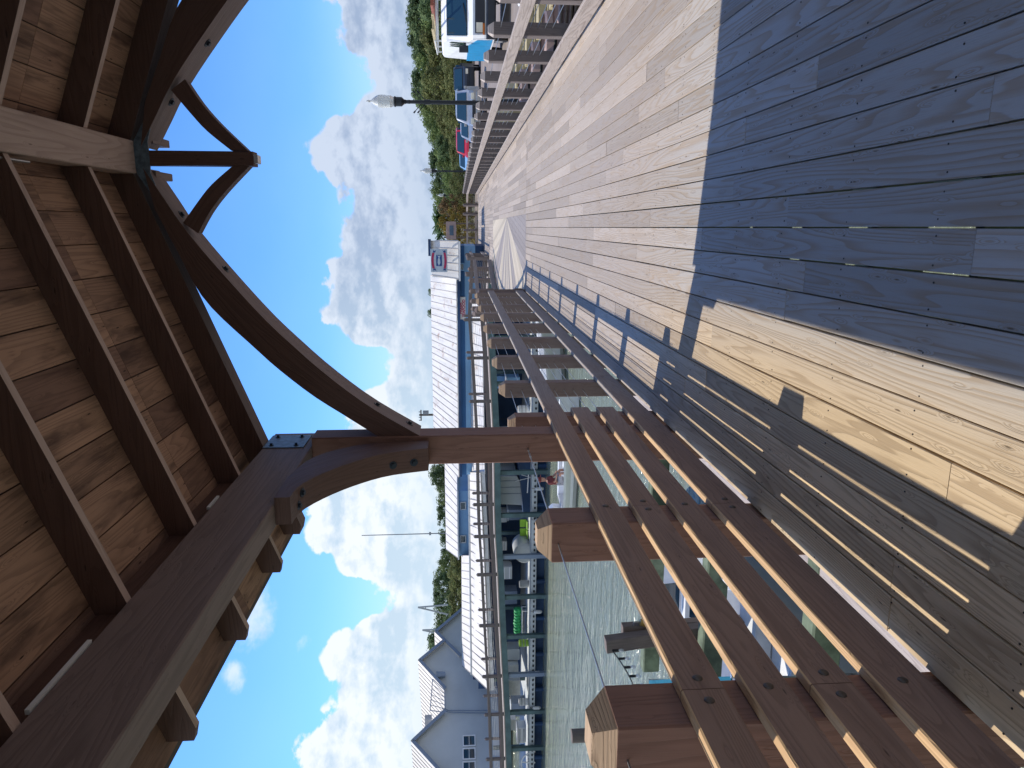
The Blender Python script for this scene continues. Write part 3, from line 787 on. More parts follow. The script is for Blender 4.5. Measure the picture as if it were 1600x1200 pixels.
wall_obj(A, 'lower_wall', -29.5, ax1, 42.04, 46.9, WZ-.3, zL0-.31, 'navy')
zl0 = P(755, 600, Y=38.2).z
roof_sheet(A, 'lean_to_roof', (XA(742, 38.2), 38.2, zl0-.05), (XA(478, 38.2), 38.2, zl0+.05), (XA(470, 41.95), 41.95, zL0), (XA(742, 41.95), 41.95, zL0), 'roofA', .55)
# mansard false front with the painted board
mz0, mz1 = P(716, 405, Y=41.3).z, P(674, 405, Y=42.4).z
mx0, mx1 = P(700, 436, Y=41.3).x, P(700, 377, Y=41.3).x
roof_sheet(A, 'sloping_front', (mx0, 41.2, mz0), (mx1, 41.2, mz0), (mx1, 42.4, mz1), (mx0+.15, 42.4, mz1), 'roofA', .4)
q = MB(); q.prism([(41.2, mz0), (42.4, mz1), (46.5, mz1-.2), (46.5, mz0)], (mx1-.02, 0, -.03), (0, 1, 0), (0, 0, 1), (-.05, 0, 0)); q.prism([(41.2, mz0), (42.4, mz1), (46.5, mz1-.2), (46.5, mz0)], (mx0+.08, 0, -.03), (0, 1, 0), (0, 0, 1), (-.05, 0, 0)); q.build('end_panel', 'offwhite', A)
wall_obj(A, 'cap_trim', P(700, 400, Y=42.3).x, mx1+.1, 42.2, 42.45, mz1+.01, mz1+.16, 'navy')
wall_obj(A, 'gutter', mx0-.1, mx1, 41.02, 41.19, mz0-.12, mz0-.02, 'white')
window(A, P(720.5, 417, Y=41.99), (1, 0, 0), .38, .34, 'lblue', bars=0)
# painted emblem board
sg = thing('emblem_sign', 'pale blue sign board with red ribbons and a dark blue fish above the shed end', 'sign', None, P(687, 407, Y=41.0))
sx0, sx1 = P(687, 425, Y=41.0).x, P(687, 389, Y=41.0).x; sz0, sz1 = P(699, 407, Y=41.0).z, P(673, 407, Y=41.0).z
q = MB(); q.box(sx0, sx1, 40.97, 41.03, sz0, sz1, .01); q.build('board', 'signbg', sg)
q = MB(); q.box(sx0+.2, sx0+.28, 41.04, 41.6, sz0+.2, sz0+.28); q.box(sx1-.28, sx1-.2, 41.04, 41.6, sz0+.2, sz0+.28); q.build('strut', 'navy', sg)
cxs, czs, ws, hs = (sx0+sx1)/2, (sz0+sz1)/2, sx1-sx0, sz1-sz0
def flat(root, name, poly, yy, mat):   # polygon on a facade facing the camera side
    q = MB(); q.prism(poly, (0, yy, 0), (1, 0, 0), (0, 0, 1), (0, .006, 0)); return q.build(name, mat, root)
for s_ in (1, -1):
    zc = czs+s_*hs*.34; pl = []
    for k in range(9): t = -1+k/4; pl.append((cxs+t*ws*.34, zc+s_*(.05*hs-.06*hs*t*t)+hs*.07))
    for k in range(9): t = 1-k/4; pl.append((cxs+t*ws*.34, zc+s_*(.05*hs-.06*hs*t*t)-hs*.07))
    flat(sg, 'ribbon', pl, 40.962, 'signred')
    for e in (-1, 1):
        xx = cxs+e*ws*.35; flat(sg, 'ribbon_tail', [(xx, zc-hs*.10-s_*.02), (xx+e*ws*.10, zc-hs*.10-s_*.06), (xx+e*ws*.06, zc-s_*.06), (xx+e*ws*.10, zc+hs*.06-s_*.06), (xx, zc+hs*.04-s_*.02)], 40.955, 'signblue')
flat(sg, 'fish_panel', [(cxs-ws*.24, czs-hs*.17), (cxs+ws*.24, czs-hs*.17), (cxs+ws*.24, czs+hs*.17), (cxs-ws*.24, czs+hs*.17)], 40.955, 'signblue')
flat(sg, 'fish', [(cxs-ws*.23, czs+.01), (cxs-ws*.1, czs+hs*.09), (cxs+ws*.06, czs+hs*.07), (cxs+ws*.14, czs+.02), (cxs+ws*.22, czs+hs*.1), (cxs+ws*.2, czs), (cxs+ws*.22, czs-hs*.1), (cxs+ws*.12, czs-.02), (cxs+ws*.02, czs-hs*.07), (cxs-ws*.1, czs-hs*.08)], 40.948, 'signbg')
# FRESH SEAFOOD board
fs = thing('seafood_sign', 'white board reading FRESH SEAFOOD in dark red on the blue wall', 'sign', None, P(722, 481, Y=41.9))
fx0, fx1 = P(722, 499, Y=41.9).x, P(722, 464, Y=41.9).x; fz0, fz1 = P(727.5, 481, Y=41.9).z, P(717, 481, Y=41.9).z
q = MB(); q.box(fx0, fx1, 41.90, 41.95, fz0, fz1, .006); q.build('board', 'offwhite', fs)
for txt, fz, sc_ in (('FRESH', .30, .19), ('SEAFOOD', .06, .18)):
    cu = bpy.data.curves.new('lettering', 'FONT'); cu.body = txt; cu.size = sc_*1.25; cu.align_x = 'CENTER'; cu.extrude = .006; cu.materials.append(M['signred'])
    o = bpy.data.objects.new('lettering', cu); COL.objects.link(o); o.parent = fs; o.matrix_parent_inverse = fs.matrix_world.inverted()
    mw_ = Matrix.Translation(((fx0+fx1)/2, 41.892, fz0+(fz1-fz0)*(.54 if txt == 'FRESH' else .09))) @ Matrix.Rotation(math.pi/2, 4, 'X')
    cu.offset = .008; bpy.context.view_layer.update()
    me_ = bpy.data.meshes.new_from_object(o.evaluated_get(bpy.context.evaluated_depsgraph_get())); bpy.data.objects.remove(o)
    o = bpy.data.objects.new('lettering', me_); COL.objects.link(o); o.parent = fs; o.matrix_parent_inverse = fs.matrix_world.inverted(); o.matrix_world = mw_

# --- building B : pale seam roof with blue dormer
B = thing('net_shed', 'pale seam-roofed shed with two-window blue upper storey above the docks', 'shed', None, (-25, 54, DZ))
bx0, bx1 = P(716, 872, Y=53.5).x, P(716, 672, Y=53.5).x
zb = P(715, 800, Y=53.5).z; zbr = P(696, 800, Y=60).z
roof_sheet(B, 'roof', (bx0, 53.5, zb), (bx1, 53.5, zb), (bx1, 60, zbr), (P(696, 858, Y=60).x, 60, zbr), 'roofB', .6)
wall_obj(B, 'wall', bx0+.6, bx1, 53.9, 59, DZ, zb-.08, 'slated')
for yy in (738, 752, 764):
    xx = P(722, yy, Y=53.8).x; wall_obj(B, 'door_frame', xx-.05, xx+.05, 53.8, 53.88, -1., zb-.25, 'grey')
dx0, dx1 = P(728, 868, Y=46.2).x, P(728, 767, Y=46.2).x; dz0, dz1 = P(741, 818, Y=46.2).z, P(717, 818, Y=46.2).z
dm = thing('blue_cabin', 'bright blue cabin with two small windows standing on the pale roofs', 'cabin', None, ((dx0+dx1)/2, 46.2, dz0))
wall_obj(dm, 'wall', dx0, dx1, 46.2, 49.5, dz0-.3, dz1, 'lblue')
wall_obj(dm, 'trim', dx0-.05, dx1+.05, 46.10, 46.195, dz0+.12, dz0+.25, 'bluewall')
wall_obj(dm, 'roof', dx0-.15, dx1+.15, 45.9, 49.7, dz1+.002, dz1+.10, 'slate')
for yy in (790, 842): window(dm, P(723.5, yy, Y=46.19), (1, 0, 0), .5, .34, 'slate', bars=0)

# --- building C : wide pale roof sloping to the ramp
Cb = thing('dock_shed', 'open dock shed whose wide cream seam roof slopes down to the raised walkway', 'shed', None, (-24, 40, DZ))
er0 = P(765, 1080, Y=38.2); er1 = P(750, 738, Y=38.2); rr0 = P(737, 1053, Y=42.5); rr1 = P(733, 738, Y=42.5)
sr0 = P(722, 1040, Y=46.5); sr1 = P(721, 868, Y=46.5)
roof_sheet(Cb, 'roof', er0, er1, rr1, rr0, 'roofB', .55)
roof_sheet(Cb, 'upper_roof', P(736, 1052, Y=42.5), P(735, 868, Y=42.5), sr1, sr0, 'roofB', .55)
q = MB(); q.beam(rr0+Vector((0, -.05, .03)), rr1+Vector((0, -.05, .03)), .12, .10); q.build('ridge_trim', 'slate', Cb)
q = MB(); q.beam(er0+Vector((0, .1, -.18)), er1+Vector((0, .1, -.18)), .08, .2); q.build('fascia', 'offwhite', Cb)
wall_obj(Cb, 'lattice', rr0.x-.9, rr0.x-.05, 43.2, 43.25, -.4, rr0.z-.1, 'navy')

# --- building D : grey-blue gabled house, turned to face the boardwalk
import itertools
tD = Vector((.37, .93, 0)).normalized(); rD = Vector((-.93, .37, 0)).normalized()
def pdir(x, y): return Vector(_RM.T @ _rc(x, y))
def onwall(x, y, O, n):
    d_ = pdir(x, y); c = Vector((0, 0, EYE)); return c+d_*((O-c).dot(n)/d_.dot(n))
O2 = P(644, 1162, Y=42); nD = rD
D = thing('gabled_house', 'large grey-blue house with two gables and white seam roofs at the water', 'house', None, (O2.x, O2.y, DZ))
outl = [(655, 1036), (676, 1058), (695, 1080), (695, 1114), (644, 1162), (694, 1215), (735, 1262), (775, 1262), (800, 1120), (800, 996), (694, 1004)]
W3 = [onwall(x, y, O2, nD) for x, y in outl]
q = MB(); q.prism([((p-O2).dot(tD), p.z) for p in W3], (O2.x, O2.y, 0), tD, (0, 0, 1), rD*.3); q.build('wall', 'slate', D)
def gable_roof(root, peak, lo, hi, depth, over=.35, mat='roofB'):
    """peak, lo (left foot), hi (right foot) on the wall plane; roof runs back along rD"""
    for foot in (lo, hi):
        if foot is None: continue
        f2 = peak+(foot-peak)*1.0; b = rD*depth; o_ = -rD*over; up = Vector((0, 0, .06))
        roof_sheet(root, 'roof', f2+o_+up, f2+b+up, peak+b+up, peak+o_+up, mat, .5)
        q = MB(); q.beam(peak+o_*1.02+Vector((0, 0, -.05)), f2+o_*1.02+Vector((0, 0, -.05)), .05, .22, rD.cross(foot-peak), 0); q.build('barge_board', 'slated', root)
pk1, pk2 = W3[0], W3[4]
gable_roof(D, pk1, W3[2], onwall(694, 1004, O2, nD), 12)
gable_roof(D, pk2, W3[6], W3[3], 12)
for yy in (1157.5, 1178, 1199):
    window(D, onwall(733, yy, O2-rD*.02, nD), tD, .70, .78, 'white', bars=1, nrm=-rD)
# conduit, vent, rail and air unit
q = MB()
for dy_ in (0, 4.5): q.tube([onwall(695-dy_, 1107, O2-rD*.3, nD), onwall(700, 1110+dy_*.6, O2-rD*.12, nD), onwall(765, 1110+dy_, O2-rD*.12, nD)], .03, 6)
q.build('conduit', 'slated', D)
q = MB(); vc = onwall(688, 1054, O2-rD*.3, nD); q.cyl(vc+Vector((0, 0, -.35)), vc+Vector((0, 0, .2)), .18, .22, 14).cyl(vc+Vector((0, 0, .2)), vc+Vector((0, 0, .28)), .24, .24, 14); q.build('vent', 'slated', D)
q = MB()
ra, rb_, rc_, rd_ = [onwall(x, y, O2-rD*.32, nD) for x, y in ((676, 1061), (695, 1079), (695, 1113), (672, 1110))]
q.tube([rb_, ra, rd_, rc_, rb_], .03)
for k in range(1, 6): q.cyl(rb_.lerp(rc_, k/6), ra.lerp(rd_, k/6), .02, .02, 6)
q.build('roof_railing', 'slated', D)
q = MB(); ac = onwall(669, 1126, O2+rD*1.5, nD); q.beam(ac+Vector((0, 0, -.25)), ac+Vector((0, 0, .22)), .6, .5, (0, 1, 0), .02); q.build('air_unit', 'grey', D)
# annex gable
O3 = P(680, 991, Y=50); an = thing('gabled_annex', 'small grey-blue gabled annex with pale roof beside the large house', 'house', None, (O3.x, O3.y, DZ))
a3 = [onwall(x, y, O3, nD) for x, y in ((680, 991), (722, 955), (745, 955), (745, 1030), (719, 1029))]
q = MB(); q.prism([((p-O3).dot(tD), p.z) for p in a3], (O3.x, O3.y, 0), tD, (0, 0, 1), rD*.2); q.build('wall', 'slate', an)
gable_roof(an, a3[0], a3[4], a3[1], 5)

# --- things on the docks under the walkway
ORDH = ['first', 'second', 'third', 'fourth', 'fifth', 'sixth', 'seventh', 'eighth', 'ninth']
def crate(name, label, cat, x0, y0, x1, y1, Y, dep, mat, lidmat=None, slats=0, group=None):
    """box-like object whose front spans image rows y0..y1 and columns x0..x1 at distance Y"""
    a, b = P(x1, y1, Y=Y), P(x0, y0, Y=Y)
    X0, X1, Z0, Z1 = a.x, b.x, a.z, b.z
    if Z0 < DZ+.12: Z0 = DZ+.004
    r = thing(name, label, cat, group, ((X0+X1)/2, Y, Z0))
    q = MB(); q.box(X0, X1, Y, Y+dep, Z0, Z1-.06, .02); q.build('body', mat, r)
    q = MB(); q.box(X0-.03, X1+.03, Y-.03, Y+dep+.03, Z1-.058, Z1, .015); q.build('lid', lidmat or mat, r)
    if slats:
        q = MB()
        for k in range(slats): zz = Z0+(Z1-.06-Z0)*(k+.5)/slats; q.box(X0+.04, X1-.04, Y-.022, Y-.003, zz-.03, zz+.03)
        q.build('slat', lidmat or mat, r)
    return r
crate('storage_box', 'pale blue storage box just left of the white wall under the walkway', 'box', 772, 801, 792, 816, 38.8, .8, 'slate', 'white')
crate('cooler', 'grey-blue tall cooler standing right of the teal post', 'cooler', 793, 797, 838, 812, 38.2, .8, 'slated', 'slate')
crate('bait_tank', 'blue bait tank beyond the fourth cable post from the pavilion', 'tank', 790, 590, 812, 616, 37.5, 1., 'lblue', 'slate')
crate('storage_box', 'light blue cupboard beside the second cable post from the pavilion', 'cupboard', 767, 588, 789, 607, 38.5, .6, 'lblue', 'slate')
crate('work_table', 'white slatted work bench left of the round tank', 'bench', 775, 886, 800, 905, 38.3, .8, 'slate', 'white', 3)
crate('storage_box', 'white slatted crate above and behind the round tank', 'crate', 776, 846, 792, 860, 39.5, .6, 'offwhite', 'white', 4)
crate('storage_box', 'grey box standing alone left of the white crates near the large tank', 'box', 776, 925, 808, 944, 38.6, .8, 'slated', 'slate')
crate('storage_box', 'pale box with grey lid under the walkway left of the green tarp', 'box', 790, 1015, 812, 1031, 38.0, .8, 'slate', 'offwhite', 0)
crate('storage_box', 'white box with vertical seams beside the cream lit panel', 'box', 790, 1040, 810, 1055, 37.6, .8, 'offwhite', 'white', 0)
crate('work_table', 'cream sunlit work table under the walkway below the gabled house', 'table', 790, 1064, 813, 1086, 37.2, .6, 'offwhite', 'tan', 0)
crate('storage_box', 'blue-grey locker under the walkway right of the leftmost white crate', 'locker', 798, 1100, 838, 1118, 38.4, .8, 'slated', 'slate')
crate('storage_box', 'leftmost white crate with pale lid under the walkway', 'crate', 792, 1125, 806, 1141, 37.0, .6, 'white', 'offwhite', 0)
crate('storage_box', 'grey crate beneath the leftmost white crate', 'crate', 808, 1138, 838, 1160, 37.9, .7, 'slate', 'grey', 2)
for k, (yy, xx, Y_, r0, lb, mt) in enumerate(((690, 831, 37.2, .22, 'blue barrel at the right end of the dark berth', 'lblue'), (700, 829, 38.4, .26, 'white barrel behind the blue barrel on the dock', 'white'), (912, 832, 37.0, .20, 'grey bucket between the bench and the lone grey box', 'grey'),
        (1004, 833, 36.9, .20, 'lime bucket just left of the green tarpaulin trolley', 'lime'), (1096, 832, 36.8, .20, 'white bucket beside the blue-grey locker', 'white'), (560, 830, 37.4, .24, 'rust-brown drum behind the third cable post', 'rust'), (640, 829, 37.3, .24, 'white drum just beyond the first cable post', 'white'))):
    p_ = P(xx, yy, Y=Y_); r = thing('barrel', lb, 'barrel', 'barrels and buckets on the dock', (p_.x, Y_, DZ)); hh_ = r0*2.6
    q = MB(); q.lathe((p_.x, Y_, DZ+.002), [(r0*.92, 0), (r0, .05), (r0*1.03, hh_*.5), (r0, hh_-.05), (r0*.92, hh_), (.001, hh_-.02)], 16); q.build('shell', mt, r)
    q = MB(); q.lathe((p_.x, Y_, DZ+hh_*.33), [(r0*1.02, 0), (r0*1.07, .02), (r0*1.02, .04)], 16); q.lathe((p_.x, Y_, DZ+hh_*.66), [(r0*1.02, 0), (r0*1.07, .02), (r0*1.02, .04)], 16); q.build('hoop', 'grey', r)
for k, (yy, lb) in enumerate(((664, 'fender hanging just right of the pavilion post'), (763, 'fender hanging in front of the white work boat'), (812, 'fender hanging right of the lime chairs'), (955, 'fender hanging right of the green tarpaulin'), (1050, 'fender hanging in front of the seamed white box'), (1105, 'fender hanging by the blue-grey locker'))):
    p_ = P(845, yy, Y=35.66); r = thing('fender', 'pale '+lb, 'boat fender', 'fenders on the dock edge', (p_.x, 35.6, DZ-.1))
    q = MB(); q.lathe((p_.x, 35.6, DZ-.62), [(.001, 0), (.07, .04), (.10, .12), (.10, .36), (.07, .44), (.02, .48)], 12); q.build('body', 'offwhite', r, True)
    q = MB(); q.cyl((p_.x, 35.6, DZ-.15), (p_.x, 35.72, DZ+.02), .012, .012, 5); q.build('rope', 'pile', r)
q = MB(); k_ = 0
for yy, zz in ((560, .55), (600, .3), (660, .5), (715, .35), (880, .3), (935, .4), (1008, .25), (1090, .35), (1150, .3)):
    p_ = P(800, yy, Y=38.9); x_, z_ = p_.x, DZ+zz
    r = thing('hose', ORDH[k_]+' loop of dark hose from the right hanging under the walkway', 'hose', 'hanging hoses under the walkway', (x_, 38.9, z_)); k_ += 1
    q = MB(); q.tube([(x_+.22*math.sin(t), 38.9+.02*math.cos(3*t), z_+.85+.34*math.cos(t)) for t in [i*.42 for i in range(16)]], .02, 6); q.build('coil', 'black', r)
# green tarp bundle
gt = thing('tarp_bundle', 'bright green tarpaulin bundle on a metal trolley under the walkway', 'tarpaulin', None, P(815, 976, Y=37.5))
a, b = P(815, 997, Y=37.5), P(803, 955, Y=37.5)
q = MB()
for k in range(9):
    x_ = a.x+(b.x-a.x)*(k+.5)/9; q.cyl((x_-(b.x-a.x)/20, 37.8, (a.z+b.z)/2+random.uniform(-.02, .02)), (x_+(b.x-a.x)/20, 37.8, (a.z+b.z)/2), (b.z-a.z)/2*random.uniform(.85, 1.05), (b.z-a.z)/2*random.uniform(.85, 1.05), 12)
q.build('tarpaulin', 'green', gt, True)
q = MB()
for x_ in (a.x+.05, b.x-.05):
    for y_ in (37.55, 38.05): q.cyl((x_, y_, DZ), (x_, y_, a.z), .025, .025, 6)
q.tube([(a.x, 37.55, a.z-.03), (b.x, 37.55, a.z-.03), (b.x, 38.05, a.z-.03), (a.x, 38.05, a.z-.03), (a.x, 37.55, a.z-.03)], .03)
q.build('trolley', 'white', gt)
st = thing('dock_steps', 'small white steps beside the green tarpaulin', 'steps', None, P(838, 970, Y=37))
a = P(838, 980, Y=37); b = P(826, 963, Y=37)
q = MB()
for k in range(4): q.box(a.x+(b.x-a.x)*k/4, a.x+(b.x-a.x)*(k+1)/4-.003, 37, 37.5, DZ+.004, DZ+.02+(b.z-DZ)*(k+1)/4)
q.build('steps', 'white', st)
# round tank
tc_ = P(820, 866, Y=36.6); rt = thing('round_tank', 'pale round tank with a dark port on the dock behind the near post', 'tank', None, (tc_.x, 36.6, DZ))
rr_ = .60
q = MB(); prof = [(.001, 0), (.30, .01), (.50, .06), (.58, .16), (.60, .30), (.60, 1.4), (.5, 1.6), (.001, 1.66)]
for (r0, a0), (r1, a1) in zip(prof, prof[1:]): q.cyl((tc_.x, 36.6+a0, tc_.z), (tc_.x, 36.6+a1, tc_.z), r0, r1, 28, 0, False)
q.build('shell', 'slate', rt, True)
q = MB(); pp = P(832, 872, Y=36.58); q.cyl((pp.x, 36.52, pp.z), (pp.x, 36.66, pp.z), .17, .17, 18); q.build('port', 'navy', rt)
q = MB()
for s_ in (-.35, .35): q.box(tc_.x+s_-.05, tc_.x+s_+.05, 36.9, 37.9, DZ+.002, tc_.z-.45)
q.build('cradle', 'teal', rt)
# lime seats
for k, yy in enumerate((820, 834)):
    c_ = P(817, yy, Y=37.4); r = thing('dock_chair', ('right' if k == 0 else 'left')+' of the two lime green chairs by the teal post on the dock', 'chair', 'lime dock chairs', (c_.x, 37.4, DZ))
    q = MB(); q.box(c_.x-.22, c_.x+.22, 37.6, 37.65, c_.z-.2, c_.z+.15, .01); q.build('backrest', 'lime', r)
    q = MB(); q.box(c_.x-.22, c_.x+.22, 37.2, 37.597, c_.z-.26, c_.z-.205, .01); q.build('seat', 'lime', r)
    for sx_, sy_ in itertools.product((-1, 1), (0, 1)):
        q = MB(); q.cyl((c_.x+sx_*.2, 37.22+sy_*.35, DZ), (c_.x+sx_*.2, 37.22+sy_*.35, c_.z-.262), .02, .02, 6); q.build('leg', 'white', r)
# moored white work boat with its dark hull under the roof
wb = thing('work_boat', 'white-sided work boat moored in the dark berth under the walkway', 'boat', None, P(845, 768, Y=37.5))
pl = [(770, 744), (770, 787), (828, 790), (808, 744)]
q = MB(); q.prism([(P(a, b, Y=37.2).x, P(a, b, Y=37.2).z) for a, b in pl], (0, 37.2, 0), (1, 0, 0), (0, 0, 1), (0, 3., 0)); q.build('cabin_side', 'slate', wb)
hx0, hx1 = P(840, 800, Y=36.5).x, P(840, 720, Y=36.5).x
q = MB(); q.prism([(hx0, WZ-.1), (hx0-.3, -1.9), (hx1, -1.6), (hx1-.2, WZ-.1)], (0, 36.6, 0), (1, 0, 0), (0, 0, 1), (0, 3.6, 0)); q.build('hull', 'navy', wb)
q = MB()
for yy in (752, 762, 772): p_ = P(775, yy, Y=37.17); q.box(p_.x-.01, p_.x+.01, 37.17, 37.197, P(815, yy, Y=37.17).z, p_.z)
q.build('seam', 'slated', wb)
q = MB(); q.tube([P(826, 738, Y=36.3), P(824, 770, Y=36.3)], .03); q.tube([P(800, 738, Y=36.5), P(830, 746, Y=36.5), P(805, 752, Y=36.5)], .015); q.build('pole', 'white', wb)
# bull rail with round end
br = thing('ring_rail', 'white curved metal rail at the left end of the dock', 'rail', None, P(838, 1190, Y=35.8))
c_ = P(836, 1192, Y=35.8); q = MB()
q.tube([c_+Vector((math.cos(t)*.75, 0, .0+math.sin(t)*.8)) for t in [k*math.pi/10 for k in range(11)]], .035, 8); q.tube([c_, c_+Vector((.1, 0, .8))], .03); q.tube([c_, c_+Vector((.55, 0, .5))], .03); q.build('rail', 'white', br)

# masts and poles
pp = P(700, 833, Y=75); pt = P(565, 833, Y=75)
ms = thing('radio_mast', 'very tall thin mast rising behind the blue cabin', 'mast', None, (pp.x, 75, gz))
q = MB(); q.cyl((pp.x, 75, gz), (pp.x, 75, pt.z), .07, .045, 6); q.build('pole', 'grey', ms)
q = MB(); q.box(pp.x-.15, pp.x+.15, 74.9, 75.1, P(672, 833, Y=75).z-.1, P(672, 833, Y=75).z+.1); q.build('box', 'grey', ms)
pp = P(680, 648, Y=70)
up_ = thing('utility_pole', 'dark utility pole with a crossarm above the rusty white roof', 'utility pole', None, (pp.x, 70, gz))
q = MB(); q.cyl((pp.x, 70, gz), (pp.x, 70, P(655, 648, Y=70).z), .14, .10, 8); q.build('pole', 'pile', up_)
q = MB(); zt = P(658, 648, Y=70).z; q.box(pp.x-.55, pp.x+.55, 69.8, 69.88, zt-.06, zt+.06); q.build('crossarm', 'pile', up_)
for s_ in (-.5, -.2, .35):
    q = MB(); q.cyl((pp.x+s_, 69.84, zt+.06), (pp.x+s_, 69.84, zt+.22), .05, .05, 6); q.build('insulator', 'grey', up_)
q = MB(); q.cyl((pp.x+.3, 69.8, zt-.75), (pp.x+.3, 69.8, zt-.2), .2, .2, 10); q.build('transformer', 'grey', up_)
for (ya, yb, t_, lb) in ((945, 957, 653, 'larger'), (983, 990, 660, 'smaller')):
    r = thing('outrigger_frame', lb+' of the two pale steel A-frames rising above the trees behind the houses', 'boat outrigger', 'outrigger frames', P(700, (ya+yb)/2, Y=72))
    a, b, c_ = P(700, ya, Y=72), P(700, yb+3, Y=72), P(t_, (ya+yb)/2-2, Y=72)
    q = MB(); q.tube([a, c_, b], .09); q.tube([a.lerp(c_, .75), b.lerp(c_, .75)], .06); q.build('frame', 'slate', r)

# ------------------------------------------------------------------ boats
def hull_mesh(L, Bm, Hh, z0=-.25, flare=.8, n=13):
    q = MB(); rings = []
    for k in range(n):
        t = k/(n-1); y = L*t; wd = Bm/2*(1-max(0, (t-.45)/.55)**2.2)*(.92+.08*min(1, t*4)); sh = Hh*(1+.35*t*t)
        rings.append([(-wd, y, sh), (-wd*.98, y, sh-.09), (-wd*flare, y, sh*.45), (-wd*flare*.75, y, 0), (0, y+.0, z0+.2*t*t), (wd*flare*.75, y, 0), (wd*flare, y, sh*.45), (wd*.98, y, sh-.09), (wd, y, sh)])
    for a, b in zip(rings, rings[1:]):
        for i in range(8): q.quad(a[i], b[i], b[i+1], a[i+1], 0)
    for i in range(4): q.quad(rings[0][i], rings[0][i+1], rings[0][7-i], rings[0][8-i], 0)
    inn = [[(x*.86, min(y, L*.93), sh-.02 if abs(x) > 1e-6 else 0) for x, y, sh in (r[0], r[8])]+[(r[8][0]*.8, min(r[8][1], L*.93), .16), (r[0][0]*.8, min(r[0][1], L*.93), .16)] for r in rings]
    for a, b, ra, rb in zip(inn, inn[1:], rings, rings[1:]):
        q.quad(ra[0], rb[0], b[0], a[0], 0); q.quad(ra[8], a[1], b[1], rb[8], 0)
        q.quad(a[0], b[0], b[3], a[3], 0); q.quad(a[1], a[2], b[2], b[1], 0); q.quad(a[3], b[3], b[2], a[2], 0)
    return q
def outboard(root, at, s=1., mat='white'):
    x, y, z = at
    q = MB(); q.prism([(-.22*s, .05*s), (.16*s, 0), (.2*s, .34*s), (.05*s, .5*s), (-.2*s, .46*s), (-.28*s, .25*s)], (x-.17*s, y-.2*s, z+.25*s), (0, 1, 0), (0, 0, 1), (.34*s, 0, 0)); mo = q.build('motor_cowl', mat, root)
    q = MB(); q.box(x-.07*s, x+.07*s, y-.3*s, y-.1*s, z-.6*s, z+.27*s, .02).cyl((x, y-.22*s, z-.6*s), (x, y-.52*s, z-.6*s), .06*s, .03*s, 8); q.build('motor_leg', 'grey', root)
    q = MB(); q.box(x-.13*s, x+.13*s, y-.08*s, y+.0*s, z+.0*s, z+.2*s, .01); q.build('motor_bracket', 'black', root)
def make_boat(name, label, L, Bm, Hh, console=True, hmat='white', bench=True):
    r = thing(name, label, 'boat')
    hull_mesh(L, Bm, Hh).build('hull', hmat, r)
    q = MB(); q.box(-Bm*.5, Bm*.5, .05, .12, Hh*.6, Hh-.01, .01); q.build('transom_cap', 'offwhite', r)
    outboard(r, (0, -.02, Hh*.55), .9)
    if bench:
        q = MB(); q.box(-Bm*.36, Bm*.36, L*.30, L*.38, .17, .42, .02); q.build('bench', 'offwhite', r)
        q = MB(); q.box(-Bm*.30, Bm*.30, L*.66, L*.80, .17, .40, .02); q.build('bow_seat', 'offwhite', r)
    if console:
        q = MB(); q.prism([(0, .17), (.55, .17), (.45, .95), (.12, 1.0)], (-.32, L*.46, 0), (0, 1, 0), (0, 0, 1), (.64, 0, 0)); co = q.build('console', 'white', r)
        q = MB(); q.beam((0, L*.46+.045, .80), (0, L*.46+.13, .96), .3, .01, (0, -1, .4)); q.build('display', 'glass', co)
        q = MB(); q.prism([(0, 1.0), (.03, 1.0), (-.02, 1.32), (-.04, 1.32)], (-.28, L*.46+.42, 0), (0, 1, 0), (0, 0, 1), (.56, 0, 0)); q.build('windscreen', 'glass', co)
    return r
bt = make_boat('motor_boat', 'small white skiff with a man seated in it crossing the green water', 4.6, 1.7, .55, False)
bl = P(893, 788, Z=WZ+.1)
bt.matrix_world = Matrix.Translation((bl.x, bl.y, WZ+.02)) @ Matrix.Rotation(R_(-98), 4, 'Z')
b2 = make_boat('motor_boat', 'white moored boat seen behind the first cable railing posts', 5.0, 1.9, .8, True)
bl2 = P(884, 655, Z=WZ); b2.matrix_world = Matrix.Translation((bl2.x, bl2.y, WZ+.02)) @ Matrix.Rotation(R_(-60), 4, 'Z')
b3 = make_boat('motor_boat', 'large white motor boat berthed below the slatted railing', 7.2, 2.5, .95, True)
b3.matrix_world = Matrix.Translation((-5.6, 6.6, WZ+.05)) @ Matrix.Rotation(R_(3), 4, 'Z')
cn = thing('boat_canopy', 'teal canvas canopy over the near end of the berthed boat', 'canopy', None, (-5.2, 7.1, -1.3))
q = MB(); c00, cux, cuy = Vector((-4.4, 6.3, 0)), Vector((-2.0, 2.85, 0)), Vector((-1.5, -1.15, 0)); nn = 10
def cpt(i, j):
    p = c00+cux*(i/nn)+cuy*(j/6); return (p.x, p.y, -.92-.20*(2*i/nn-1)**2-.03*abs(math.sin(j*1.6))-.05*(2*j/6-1)**2)
for i in range(nn):
    for j in range(6):
        q.quad(cpt(i, j), cpt(i+1, j), cpt(i+1, j+1), cpt(i, j+1)); q.quad(*[(a_, b_, c_-.012) for a_, b_, c_ in (cpt(i, j), cpt(i, j+1), cpt(i+1, j+1), cpt(i+1, j))])
q.build('canvas', 'canvas', cn, True)
for i, j in ((0, 0), (nn, 0), (0, 6), (nn, 6)):
    p_ = cpt(i, j); q = MB(); q.cyl(p_, (p_[0]*.9-.55, p_[1]*.9+.7, WZ+1.0), .02, .02, 6); q.build('pole', 'galv', cn)
